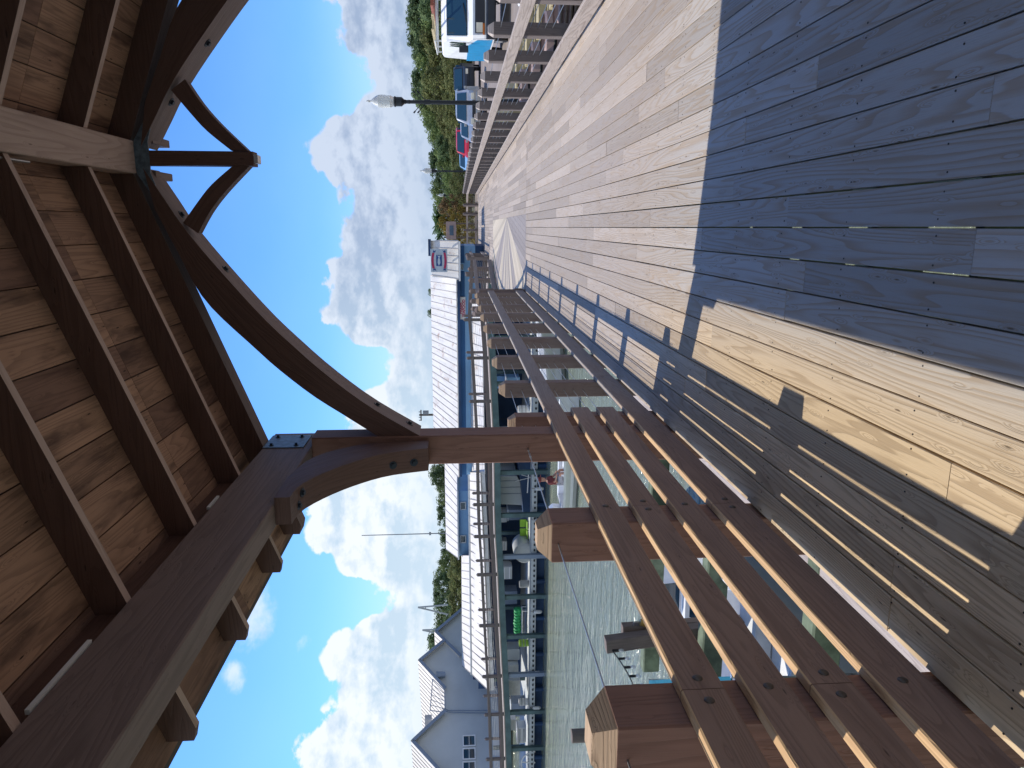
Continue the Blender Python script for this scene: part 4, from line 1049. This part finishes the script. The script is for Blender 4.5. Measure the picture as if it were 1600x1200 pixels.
# finger pier and pilings
fp = thing('finger_pier', 'green algae-stained finger pier timbers below the left railing', 'pier', None, (-4, 9, WZ))
for (y_, z_) in ((6.0, -1.9), (8.9, -1.95), (11.8, -1.95)):
    q = MB(); q.box(-8.0, -1.6, y_-.12, y_+.12, z_-.15, z_+.15, .02); q.build('crossbeam', 'algae', fp)
q = MB()
for x_ in (-3.4, -3.15, -2.9): q.box(x_-.115, x_+.115, 4, 13.5, -1.797, -1.76, .004)
q.build('decking', 'railr', fp)
def piling(label, top, tilt=(0, 0), r=.15, sq=False):
    p = thing('piling', label, 'piling', 'mooring pilings', (top.x, top.y, WZ-.5))
    q = MB(); b_ = Vector((top.x+tilt[0], top.y+tilt[1], WZ-1))
    if sq: q.beam(b_, top, r*1.7, r*1.4, (0, 1, 0), .01)
    else: q.cyl(b_, top, r*1.1, r, 14)
    q.build('shaft', 'pile', p); return p
pa = P(946, 1007, Y=9.2); pb = P(972, 984, Y=9.4)
piling('taller leaning mooring piling beyond the slatted railing with string lights', pa, (.35, .05), .12, True)
piling('shorter mooring piling with a brass lantern beyond the slatted railing', pb, (.1, 0), .10, True)
piling('stub of piling showing just past the cap of the nearest railing post', P(893, 1150, Y=8.5), (0, 0), .09)
ln = thing('lantern', 'small brass dock lantern on a bent arm above the boat', 'lantern', None, pb)
la = P(990, 984, Y=9.35); lb_ = P(990, 973, Y=9.35); lc = P(1000, 972, Y=9.35)
q = MB(); q.tube([la, lb_, lc], .012); q.build('arm', 'galv', ln)
q = MB(); q.cyl(lc, P(1012, 974, Y=9.35), .05, .06, 8); q.build('lamp_body', 'brass', ln)
sl_ = thing('string_lights', 'string of small clear bulbs hanging from the leaning piling', 'string lights', None, pa)
s0, s1 = P(952, 1010, Y=9.2), P(975, 1200, Y=7.2)
sp_ = []
for k in range(25):
    t = k/24; p = s0.lerp(s1, t); p.z -= .35*math.sin(math.pi*t)*.8; sp_.append(p)
q = MB(); q.tube(sp_, .008, 5); q.build('wire', 'black', sl_)
for k in range(1, 24, 2):
    q = MB(); q.cyl(sp_[k], sp_[k]-Vector((0, 0, .09)), .018, .018, 6); bb = q.build('socket', 'black', sl_)
    q = MB(); q.lathe(tuple(sp_[k]-Vector((0, 0, .17))), [(.001, 0), (.022, .02), (.026, .05), (.014, .078)], 8); q.build('bulb', 'globe', bb, True)

# ------------------------------------------------------------------ person in the skiff
def skin_body(name, label, joints, edges, mat, loc, rz, sc_=1.):
    me = bpy.data.meshes.new('person'); me.from_pydata([j[0] for j in joints], edges, []); o = bpy.data.objects.new(name, me); COL.objects.link(o)
    sk = o.modifiers.new('skin', 'SKIN'); ss = o.modifiers.new('sub', 'SUBSURF'); ss.levels = ss.render_levels = 2; sk.use_smooth_shade = True
    for v, j in zip(me.skin_vertices[0].data, joints): v.radius = (j[1], j[2] if len(j) > 2 else j[1])
    me.skin_vertices[0].data[0].use_root = True; me.materials.append(M[mat])
    o.matrix_world = Matrix.Translation(loc) @ Matrix.Rotation(rz, 4, 'Z') @ Matrix.Scale(sc_, 4)
    if label: tag(o, label, 'person')
    return o
J = [((0, 0, .0), .15, .12), ((0, .02, .18), .13, .10), ((0, .05, .38), .16, .11), ((0, .08, .50), .07, .06), ((0, .10, .58), .065, .06), ((0, .12, .68), .095, .10), ((0, .12, .78), .07, .08),
     ((.17, .06, .44), .06), ((.24, .14, .20), .045), ((.14, .36, .14), .035), ((.10, .42, .13), .035), ((-.17, .06, .44), .06), ((-.26, .12, .20), .045), ((-.18, .36, .10), .035), ((-.15, .42, .10), .035),
     ((.11, .08, -.02), .085), ((.14, .44, .02), .065), ((.14, .46, -.36), .045), ((.14, .60, -.40), .04), ((-.11, .08, -.02), .085), ((-.14, .44, .02), .065), ((-.14, .46, -.36), .045), ((-.14, .60, -.40), .04)]
Ed = [(0, 1), (1, 2), (2, 3), (3, 4), (4, 5), (5, 6), (2, 7), (7, 8), (8, 9), (9, 10), (2, 11), (11, 12), (12, 13), (13, 14), (0, 15), (15, 16), (16, 17), (17, 18), (0, 19), (19, 20), (20, 21), (21, 22)]
pq = P(880, 752, Y=bl.y+.1)
pl_ = (pq.x, bl.y+.05, WZ+.60)
pe = skin_body('person', 'man in a dark red shirt and cap seated in the small white skiff', J, Ed, 'skin', pl_, R_(-98))
sh = skin_body('shirt', None, [((0, 0, .02), .165, .135), ((0, .02, .18), .15, .12), ((0, .05, .38), .18, .13), ((0, .08, .47), .08, .075), ((.18, .06, .43), .08), ((.24, .13, .24), .065), ((-.18, .06, .43), .08), ((-.255, .115, .24), .065)], [(0, 1), (1, 2), (2, 3), (2, 4), (4, 5), (2, 6), (6, 7)], 'shirt', pl_, R_(-98))
so = skin_body('shorts', None, [((0, 0, -.02), .165, .14), ((.11, .08, -.02), .10), ((.14, .38, .02), .085), ((-.11, .08, -.02), .10), ((-.14, .38, .02), .085)], [(0, 1), (1, 2), (0, 3), (3, 4)], 'denim', pl_, R_(-98))
q = MB(); q.lathe((0, .12, .74), [(.11, 0), (.112, .03), (.09, .10), (.01, .13)], 14).prism([(-.08, 0), (.08, 0), (.06, .12), (-.06, .12)], (0, .20, .745), (1, 0, 0), (0, 1, 0), (0, 0, .012)); ct = q.build('cap', 'shirt', None, True)
ct.matrix_world = pe.matrix_world.copy()
for o in (sh, so, ct):
    mw = o.matrix_world.copy(); o.parent = pe; o.matrix_parent_inverse = pe.matrix_world.inverted(); o.matrix_world = mw

# ------------------------------------------------------------------ street lamps
def make_lamp():
    r = thing('street_lamp', 'nearest black street lamp with a white pointed globe and small banner arms', 'street lamp', 'black street lamps along the boardwalk')
    q = MB(); q.lathe((0, 0, 0), [(.16, 0), (.16, .25), (.11, .35), (.10, .7), (.06, .8), (.045, 2.9), (.05, 2.93), (.045, 3.0), (.06, 3.06), (.115, 3.12), (.115, 3.26), (.13, 3.28), (.13, 3.31), (.001, 3.312)], 14); q.build('pole', 'lampblack', r)
    q = MB(); q.lathe((0, 0, 3.313), [(.105, 0), (.15, .10), (.165, .30), (.155, .40), (.10, .50), (.035, .57), (.02, .60), (.035, .64), (.012, .70), (.001, .71)], 16); q.build('globe', 'globe', r, True)
    q = MB()
    for s_ in (-1, 1):
        for h_ in (2.48, 2.58):
            q.cyl((0, 0, h_), (s_*.24, 0, h_+.22), .010, .010, 6); q.cyl((s_*.22, 0, h_+.20), (s_*.27, 0, h_+.245), .02, .02, 6)
    q.build('banner_arm', 'lampblack', r)
    q = MB(); q.cyl((0, 0, 2.40), (0, 0, 2.55), .062, .062, 12); q.build('collar', 'lampblack', r)
    return r
l0 = make_lamp()
t1 = P(572, 158, X=3.1); s1_ = (t1.z-gz)/4.02
l0.matrix_world = Matrix.Translation((3.1, t1.y, gz)) @ Matrix.Scale(s1_, 4)
bpy.context.view_layer.update()
for (x, y, lb) in ((656, 267, 'second black street lamp standing past the red car'), (683, 305, 'farthest small street lamp in front of the yellowing trees')):
    t_ = P(x, y, X=3.1); dup(l0, (3.1, t_.y, gz), 0, lb, (t_.z-gz)/4.02)

# ------------------------------------------------------------------ vehicles
def wheel(root, x, y, r=.34, wd=.22):
    q = MB(); q.cyl((x-wd/2, y, r), (x+wd/2, y, r), r, r, 22).cyl((x-wd/2-.01, y, r), (x+wd/2+.01, y, r), r*.82, r*.82, 22); o = q.build('wheel', 'black', root)
    q = MB(); q.cyl((x-wd/2-.018, y, r), (x+wd/2+.018, y, r), r*.58, r*.58, 14); q.build('rim', 'silver', o)
def loft(rings, q, mi=0):
    for a, b in zip(rings, rings[1:]):
        n = len(a)
        for i in range(n-1): q.quad(a[i], a[i+1], b[i+1], b[i], mi)
def make_van():
    r = thing('van', 'white van with a cyan swoosh, roof ladder and dark grille parked past the right railing', 'van')
    w_ = 1.0; L = 5.3
    prof = [(0, .45), (-.02, .75), (.05, 1.08), (.62, 1.20), (1.28, 1.86), (1.7, 2.02), (L-.1, 2.05), (L, 1.95), (L, .45)]
    def sec(x, k): return [(x, y, z) for y, z in prof]
    q = MB(); xs = [-1.0, -.985, -.9, .9, .985, 1.0]
    def tumble(x, z): return x*(1-.11*max(0, (z-1.1))/.95)
    rings = [[(tumble(x, z), y+(.10 if abs(x) > .95 and y < 1 else 0), z-(.05 if abs(x) > .95 and z > 1.9 else 0)) for y, z in prof] for x in xs]
    loft(rings, q)
    for x in (-1.0, 1.0):
        s_ = rings[0] if x < 0 else rings[-1]; q.add(s_, [list(range(len(s_)))], [[(p[1], p[2]) for p in s_]])
    q.build('body', 'white', r)
    q = MB(); q.quad((-.84, .655, 1.245), (.84, .655, 1.245), (.76, 1.245, 1.835), (-.76, 1.245, 1.835)); q.quad((-.84, .655, 1.225), (.84, .655, 1.225), (.76, 1.245, 1.815), (-.76, 1.245, 1.815)); ws = q.build('windscreen', 'glass', r)
    ws.location = (0, -.012, .018)
    q = MB(); q.beam((-.5, .60, 1.26), (.05, .72, 1.36), .02, .02); q.beam((.1, .60, 1.26), (.6, .72, 1.36), .02, .02); q.build('wiper', 'black', r)
    q = MB(); q.box(-.86, .86, -.05, -.022, .74, 1.02, .02); q.build('grille', 'dark', r)
    for s_ in (-1, 1):
        q = MB(); q.box(min(s_*.58, s_*.84), max(s_*.58, s_*.84), -.075, -.052, .80, .98, .02); q.build('headlight', 'lens', r)
        q = MB(); q.box(min(s_*.60, s_*.90), max(s_*.60, s_*.90), -.073, -.051, .74, .795, .01); q.build('indicator', 'orange', r)
        q = MB(); q.box(min(s_*1.05, s_*1.25), max(s_*1.05, s_*1.25), 1.0, 1.1, 1.2, 1.48, .03).cyl((s_*.98, 1.1, 1.3), (s_*1.1, 1.08, 1.3), .03, .03, 6); q.build('mirror', 'dark', r)
    q = MB(); q.box(-1.02, 1.02, -.16, -.024, .42, .70, .04); q.build('bumper', 'dark', r)
    for s_ in (-1, 1):
        for (a, b) in ((1.02, 1.38), (1.44, 1.72), (1.78, 2.1)):
            xo = s_*1.004
            q = MB(); q.quad((s_*.993, a, 1.28), (s_*.993, b, 1.28), (tumble(s_, 1.78)+s_*.006, b+.12, 1.78), (tumble(s_, 1.7)+s_*.006, a+.22, 1.72)); q.quad((s_*.985, a, 1.28), (s_*.985, b, 1.28), (tumble(s_, 1.78)-s_*.004, b+.12, 1.78), (tumble(s_, 1.7)-s_*.004, a+.22, 1.72)); q.build('side_window', 'glass', r)
        pl = [(.20, .50), (.3, .95), (.9, 1.08), (1.7, 1.24), (2.6, 1.24), (3.6, 1.75), (5.2, 1.9), (5.2, .50)]
        q = MB(); q.prism([(a, b) for a, b in pl if b < 1.25 or True][:5]+[(2.6, .5)], (s_*1.002, 0, 0), (0, 1, 0), (0, 0, 1), (s_*.006, 0, 0)); q.build('swoosh', 'vanblue', r)
        q = MB(); q.prism([(2.6, .5), (2.6, 1.2), (5.2, 1.2), (5.2, .5)], (s_*1.002, 0, 0), (0, 1, 0), (0, 0, 1), (s_*.006, 0, 0)); q.build('stripe', 'vanblue', r)
    for x in (-.82, .82):
        for y in (.95, 4.2): wheel(r, x, y, .36)
    q = MB()
    for y in (1.9, 3.2, 4.5):
        q.box(-.85, .85, y-.025, y+.025, 2.16, 2.20)
        for x in (-.82, .82): q.box(x-.02, x+.02, y-.02, y+.02, 2.02, 2.158)
    for x in (-.85, .85): q.tube([(x, 1.6, 2.22), (x, 4.9, 2.22)], .022)
    q.build('roof_rack', 'offwhite', r)
    q = MB()
    for x in (-.62, -.22): q.beam((x, 1.0, 2.27), (x, 5.4, 2.27), .03, .08)
    for k in range(14): q.cyl((-.62, 1.2+k*.3, 2.27), (-.22, 1.2+k*.3, 2.27), .015, .015, 6)
    q.build('ladder', 'tan', r)
    q = MB(); q.box(.1, .5, 1.5, 4.9, 2.24, 2.34, .02); q.build('roof_load', 'rust', r)
    return r
vn = make_van(); vp = P(745, 58, Y=24.2)
vr = P(745, 92, Y=29.5); va = -math.atan2(vr.x-vp.x, 5.3)
vn.matrix_world = Matrix.Translation((vp.x+1.05*math.cos(va), 24.2, gz+.015)) @ Matrix.Rotation(va, 4, 'Z') @ Matrix.Scale(1.07, 4)
def make_car(label, kind, mat, cat):
    r = thing('parked_car' if kind != 'truck' else 'pickup_truck', label, cat, 'cars parked beyond the right railing')
    if kind == 'suv': P_ = [(0, .35), (-.02, .75), (.12, .98), (1.05, 1.08), (1.75, 1.68), (4.1, 1.72), (4.6, 1.15), (4.65, .35)]; g0, g1, zt = (1.12, 1.10), (1.74, 1.62), 1.66
    elif kind == 'truck': P_ = [(0, .45), (-.02, .9), (.1, 1.10), (1.2, 1.20), (1.8, 1.80), (3.2, 1.82), (3.5, 1.2), (5.4, 1.2), (5.4, .45)]; g0, g1, zt = (1.26, 1.23), (1.79, 1.75), 1.76
    else: P_ = [(0, .30), (-.02, .62), (.1, .78), (1.1, .92), (1.85, 1.40), (3.2, 1.42), (4.0, .98), (4.5, .92), (4.5, .30)]; g0, g1, zt = (1.17, .95), (1.84, 1.35), 1.38
    zb_ = g0[1]
    def tm(x, z): return x*(1-.16*max(0, z-zb_)/(zt-zb_))
    xs = [-.92, -.90, -.80, .80, .90, .92]
    rings = [[(tm(x, z), y+(.12 if abs(x) > .85 and y < .5 else 0), z-(.04 if abs(x) > .85 and z > zt-.1 else 0)) for y, z in P_] for x in xs]
    q = MB(); loft(rings, q)
    for s_ in (rings[0], rings[-1]): q.add(s_, [list(range(len(s_)))], [[(p[1], p[2]) for p in s_]])
    q.build('body', mat, r)
    q = MB(); a, b = [tuple(P_[3][c]+(P_[4][c]-P_[3][c])*f for c in (0, 1)) for f in (.06, .95)]; q.prism([(-.76, 0), (.76, 0), (.66, math.dist(a, b)-.04), (-.66, math.dist(a, b)-.04)], (0, a[0]-.012, a[1]+.012), (1, 0, 0), Vector((0, b[0]-a[0], b[1]-a[1])).normalized(), (0, -.006, .006)); q.build('windscreen', 'glass', r)
    for s_ in (-1, 1):
        ye = 3.1 if kind != 'suv' else 3.9
        q = MB(); q.prism([(1.45, zb_+.02), (ye+.3 if kind != 'truck' else 3.3, zb_+.02), (ye, zt-.07), (1.86, zt-.07)], (s_*.925, 0, 0), (0, 1, 0), (0, 0, 1), (-s_*.09, 0, 0)); q.build('side_window', 'glass', r)
        q = MB(); q.box(min(s_*.5, s_*.82), max(s_*.5, s_*.82), -.045, -.022, P_[1][1]-.04, P_[1][1]+.12, .015); q.build('headlight', 'lens', r)
        q = MB(); q.box(min(s_*.93, s_*1.08), max(s_*.93, s_*1.08), 1.45, 1.53, zb_, zb_+.14, .02); q.build('mirror', mat, r)
    q = MB(); q.box(-.45, .45, -.04, -.022, P_[1][1]-.12, P_[1][1]+.06, .01); q.build('grille', 'dark', r)
    q = MB(); q.box(-.9, .9, -.08, -.024, P_[0][1]+.02, P_[1][1]-.16, .03); q.build('bumper', 'dark' if kind == 'truck' else mat, r)
    for x in (-.78, .78):
        for y in (.85, 3.6 if kind != 'truck' else 4.1): wheel(r, x, y, .33)
    return r
for (lb, kd, mt, ct_, y, x, Y, rz_) in (
    ('large silver SUV facing the camera behind the nearest street lamp', 'suv', 'silver', 'SUV', 170, 745, 42, -13),
    ('dark pickup truck parked between the van and the large silver SUV', 'truck', 'dark', 'pickup truck', 128, 745, 52, -14),
    ('pale grey sedan parked between the SUV and the red car', 'car', 'silver', 'car', 199, 745, 47, -13),
    ('red car parked with its windscreen facing the boardwalk', 'suv', 'red', 'car', 226, 740, 54, -13),
    ('small blue car parked beyond the red car', 'car', 'lblue', 'car', 252, 738, 66, -13),
    ('white car farthest along the parking row', 'car', 'white', 'car', 283, 735, 80, 2)):
    c_ = make_car(lb, kd, mt, ct_); p = P(x, y, Y=Y)
    c_.matrix_world = Matrix.Translation((p.x, Y, gz+.015)) @ Matrix.Rotation(R_(rz_), 4, 'Z')

# ------------------------------------------------------------------ things just outside the right railing
for k, (yy, zz) in enumerate(((9.3, .28), (10.9, .30), (12.6, .28), (14.6, .3), (17.0, .3))):
    r = thing('concrete_pipe', ['nearest', 'second', 'third', 'fourth', 'fifth'][k]+' pinkish concrete drum standing behind the right railing', 'drum', 'concrete drums behind the right railing', (3.05, yy, gz))
    q = MB(); q.lathe((3.05, yy, gz), [(.34, 0), (.36, .02), (.36, zz), (.33, zz+.03), (.001, zz+.03)], 22); q.build('shell', 'mauve', r, False)
    q = MB(); q.lathe((3.05, yy, gz+.12), [(.362, 0), (.372, .01), (.372, .04), (.362, .05)], 22); q.build('band', 'black', r)
for k, yy in enumerate((10.1, 11.75, 13.6, 15.8, 18.4)):
    r = thing('timber_stack', ['nearest', 'second', 'third', 'fourth', 'fifth'][k]+' low stack of yellowish timbers behind the right railing', 'timber stack', 'timber stacks behind the right railing', (3.6, yy, gz))
    for i in range(3):
        q = MB(); q.box(3.25, 4.3, yy-.26+i*.18, yy-.10+i*.18, gz+.002, gz+.15, .008); q.build('timber', 'tan', r)
    for i in range(2):
        q = MB(); q.box(3.25, 4.25, yy-.17+i*.18, yy-.01+i*.18, gz+.152, gz+.30, .008); q.build('timber', 'tan', r)
q = MB()
for k in range(60):
    t = k*.42; q_ = (3.05+(.40)*math.cos(t), 10.9+.40*math.sin(t), gz+.05+.0045*k)
    if k: q.cyl(pr0, q_, .022, .022, 6)
    pr0 = q_
rope = thing('rope_coil', 'dark rope coiled around the second drum behind the right railing', 'rope', None, (3.05, 10.9, gz)); q.build('coil', 'pile', rope)
for k, (X_, Y_, L_) in enumerate(((4.9, 12.5, 5), (4.9, 19, 6), (4.9, 26.5, 7))):
    r = thing('parking_kerb', ['nearest', 'middle', 'farthest'][k]+' long pale concrete kerb at the edge of the parking lot', 'kerb', 'parking kerbs', (X_, Y_, gz))
    q = MB(); q.prism([(-.12, 0), (.12, 0), (.08, .17), (-.08, .17)], (X_, Y_-L_/2, gz+.001), (1, 0, 0), (0, 0, 1), (0, L_, 0)); q.build('kerb', 'concrete', r)
q = MB(); a = P(800, 22, Y=14)
r = thing('white_pipe', 'white pipe lying on supports behind the right railing', 'pipe', None, (4.2, 12, gz))
q.cyl((4.35, 8.0, .12), (4.6, 16.5, .12), .07, .07, 12); q.build('pipe', 'white', r)
q = MB()
for yy in (9, 12, 15): q.box(4.3, 4.65, yy-.08, yy+.08, gz, .045)
q.build('support', 'concrete', r)
# far sign on two posts
sp = P(705, 360, Y=57); sgn = thing('park_sign', 'purple-brown notice board with a blue panel on posts before the yellow tree', 'sign', None, (sp.x, 57, gz))
a, b = P(713, 374, Y=57), P(697, 346, Y=57)
q = MB(); q.box(a.x, b.x, 57, 57.06, a.z, b.z, .01); q.build('board', 'mauve', sgn)
q = MB(); q.box(a.x+.3, b.x-.3, 56.985, 56.998, a.z+.2, b.z-.25, 0); q.build('panel', 'carblue', sgn)
for x_ in (a.x+.15, b.x-.15):
    q = MB(); q.box(x_-.06, x_+.06, 57.065, 57.17, gz, b.z+.2, .01); q.build('post', 'pile', sgn)

# ------------------------------------------------------------------ trees
def crown(seed, kind, H_=8., wd=3.2, low=.08):
    rn = random.Random(seed); q = MB(); nb = 60
    for i in range(nb):
        t = rn.random()**.8; z = H_*(low+(.96-low)*t); rad = wd*(1-.75*max(0, (t-.45)/.55)**1.6)*(.75+.25*min(1, t*4))
        a = rn.random()*6.283; rr = rad*math.sqrt(rn.random())*.95
        c = Vector((rr*math.cos(a), rr*math.sin(a), z)); br_ = rn.uniform(.5, 1.15)*(1.15-.35*t)
        for k in range(62):
            u = Vector((rn.gauss(0, 1), rn.gauss(0, 1), rn.gauss(0, .8))); u.normalize(); p = c+u*br_*(rn.random()**.33)
            n = (u+Vector((rn.gauss(0, .5), rn.gauss(0, .5), rn.gauss(0, .5)+.3))).normalized(); s_ = rn.uniform(.10, .24)
            a1 = n.orthogonal().normalized(); a1.rotate(Matrix.Rotation(rn.random()*6.28, 3, n)); a2 = n.cross(a1)
            q.add([p-a1*s_, p-a2*s_*.5, p+a1*s_, p+a2*s_*.5], [[0, 1, 2, 3]], [[(0, 0), (1, 0), (1, 1), (0, 1)]])
    return q
def trunk(seed, H_=8., wd=3.):
    rn = random.Random(seed+50); q = MB(); top = Vector((rn.uniform(-.3, .3), rn.uniform(-.3, .3), H_*.7)); q.cyl((0, 0, -.3), (top.x*.4, top.y*.4, H_*.3), .24, .17, 8); q.cyl((top.x*.4, top.y*.4, H_*.3), top, .17, .05, 8)
    for k in range(7):
        a = rn.random()*6.28; b0 = Vector((top.x*.4, top.y*.4, H_*.3)).lerp(top, rn.random()*.8); q.cyl(b0, b0+Vector((math.cos(a)*wd*.7, math.sin(a)*wd*.7, H_*.2)), .08, .02, 6)
    return q
def palm(seed, H_=8.):
    rn = random.Random(seed); q = MB()
    for k in range(46):
        a = k*2.4; el_ = rn.uniform(-.3, 1.3); L = rn.uniform(1.3, 1.9); p = Vector((0, 0, H_*.8)); dr = Vector((math.cos(a), math.sin(a), 0))
        prev = p
        for j in range(9):
            t = (j+1)/9; cur = p+dr*L*t+Vector((0, 0, L*(el_*t-.55*t*t))); side = dr.cross(Vector((0, 0, 1)))
            for s_ in (-1, 1):
                e = (prev+cur)/2+side*s_*.42*(1-.6*t)+Vector((0, 0, -.22)); q.add([prev, cur, e], [[0, 1, 2]], [[(0, 0), (1, 0), (0, 1)]])
            prev = cur
    return q
TP = {}
def tree_proto(key, name, mat, seed, kind='broad', wd=3.2):
    r = thing(name, 'tree', 'tree', 'trees')
    if kind == 'palm':
        palm(seed).build('fronds', mat, r); q = MB(); q.cyl((0, 0, -.3), (0, 0, 6.4), .2, .15, 8); q.build('trunk', 'bark', r)
    else:
        crown(seed, kind, 8., wd).build('crown', mat, r); trunk(seed, 8., wd).build('trunk', 'bark', r)
    TP[key] = [r, False]
for k, mt in enumerate(('leafA', 'leafB', 'leafA', 'leafC', 'leafB')): tree_proto('t%d' % k, 'broadleaf_tree', mt, 11+k, wd=3.0+.3*(k % 3))
tree_proto('y', 'yellowing_tree', 'leafY', 31, wd=3.4); tree_proto('r', 'brown_tree', 'leafR', 33, wd=3.0)
tree_proto('p', 'palm_tree', 'palm', 35, 'palm')
tree_proto('c', 'olive_shrub', 'leafC', 37, wd=4.2)
rt_ = random.Random(5)
ORD = ['first', 'second', 'third', 'fourth', 'fifth', 'sixth', 'seventh', 'eighth', 'ninth', 'tenth', 'eleventh', 'twelfth', 'thirteenth', 'fourteenth', 'fifteenth', 'sixteenth', 'seventeenth', 'eighteenth', 'nineteenth', 'twentieth', 'twenty-first', 'twenty-second', 'twenty-third', 'twenty-fourth', 'twenty-fifth', 'twenty-sixth']
CNT = {}
def nth(k):
    CNT[k] = CNT.get(k, -1)+1; return ORD[CNT[k]]
def place(key, y, top, Y, label, group, wk=1., base=None):
    b0 = gz if base is None else base
    p = P(top, y, Y=Y); h_ = max(1.5, p.z-b0); s_ = h_/8.
    r, used = TP[key]
    loc = (p.x, Y, b0); rz_ = rt_.random()*6.28
    if not used:
        TP[key][1] = True; o = r
    else: o = dup(r, loc, rz_)
    o.matrix_world = Matrix.Translation(loc) @ Matrix.Rotation(rz_, 4, 'Z') @ Matrix.Diagonal((s_*wk, s_*wk, s_, 1))
    o['label'] = label; o['group'] = group
def topx(y): return float(np.interp(y, [-60, 0, 50, 80, 100, 140, 160, 180, 200, 230, 260, 300, 345, 380], [640, 641, 638, 646, 648, 642, 647, 656, 664, 671, 670, 674, 684, 690]))
bk = ('dark green tree in the tall tree line behind the parked cars', 'trees behind the parking lot')
fr_ = ('olive shrub at the foot of the tree line behind the parked cars', 'shrubs below the tree line')
y = -20.
while y < 345:
    place(rt_.choice(('t0', 't1', 't4', 't2')), y, topx(y)+rt_.uniform(-2, 7), 92+rt_.uniform(-5, 5), nth('a')+' tree from the right in the back row behind the parking lot', bk[1], wk=rt_.uniform(1.2, 1.5)); y += 15
y = -24.
while y < 320:
    place(rt_.choice(('t0', 't2', 't3', 't1')), y, topx(y)+14+rt_.uniform(-4, 10), 80+rt_.uniform(-3, 3), nth('b')+' tree from the right in the front row behind the parking lot', bk[1], wk=rt_.uniform(1., 1.3)); y += 19
y = -18.
while y < 320:
    place(rt_.choice(('c', 't3', 'c')), y, float(np.interp(y, [0, 200, 320], [688, 697, 708]))+rt_.uniform(-4, 6), 71+rt_.uniform(-2, 2), nth('c')+' olive shrub from the right at the foot of the parking-lot trees', fr_[1], wk=rt_.uniform(1.2, 1.7)); y += 17
place('r', 322, 684, 68, 'rounded brown-tinged tree beside the farthest street lamp', 'lone trees', 1.0)
place('y', 350, 686, 66, 'yellowing tree behind the purple notice board', 'lone trees', 1.25)
place('y', 372, 699, 63, 'low yellow shrub between the notice board and the blue shed', 'lone trees', 1.3)
place('p', 338, 671, 74, 'tall palm just right of the yellowing tree', 'palm trees', 1.2)
place('p', 352, 670, 78, 'tall palm above the yellowing tree', 'palm trees', 1.2)
place('p', 366, 674, 72, 'palm next to the end of the blue shed', 'palm trees', 1.2)
for y_, t_ in ((457, 671), (490, 670)): place('t1', y_, t_, 95, ('first' if y_ < 470 else 'second')+' small tree top poking above the rusty white roof', 'tree tops over the shed', .7)
lt = ('green tree in the tree line behind the pale roofs across the water', 'trees behind the docks')
for y_, t_, Y_, k in ((735, 672, 90, 't0'), (748, 674, 86, 't1'), (762, 681, 90, 't2'), (778, 684, 88, 't0'), (795, 684, 90, 't1'), (812, 683, 86, 't4'), (830, 687, 90, 't0'), (846, 689, 86, 't1'),
                      (866, 690, 90, 't1'), (880, 684, 76, 't2'), (896, 680, 80, 't0'), (912, 678, 76, 't1'), (930, 676, 80, 't4'), (948, 679, 76, 't1'), (966, 681, 80, 't0'), (984, 677, 76, 't2'), (1000, 670, 78, 't1'), (1016, 668, 80, 't2'), (1030, 676, 78, 't0')):
    place(k, y_, t_, Y_, nth('d')+' tree from the right in the line behind the pale dock roofs', lt[1], wk=1.15)
for y_, t_ in ((872, 704), (895, 700), (918, 702), (940, 700), (962, 703)): place('c' if y_ % 2 else 't3', y_, t_, 64, nth('e')+' low olive tree from the right behind the wide cream dock roof', 'low trees behind the docks', 1.4)
# far shore strip of woodland filling the horizon
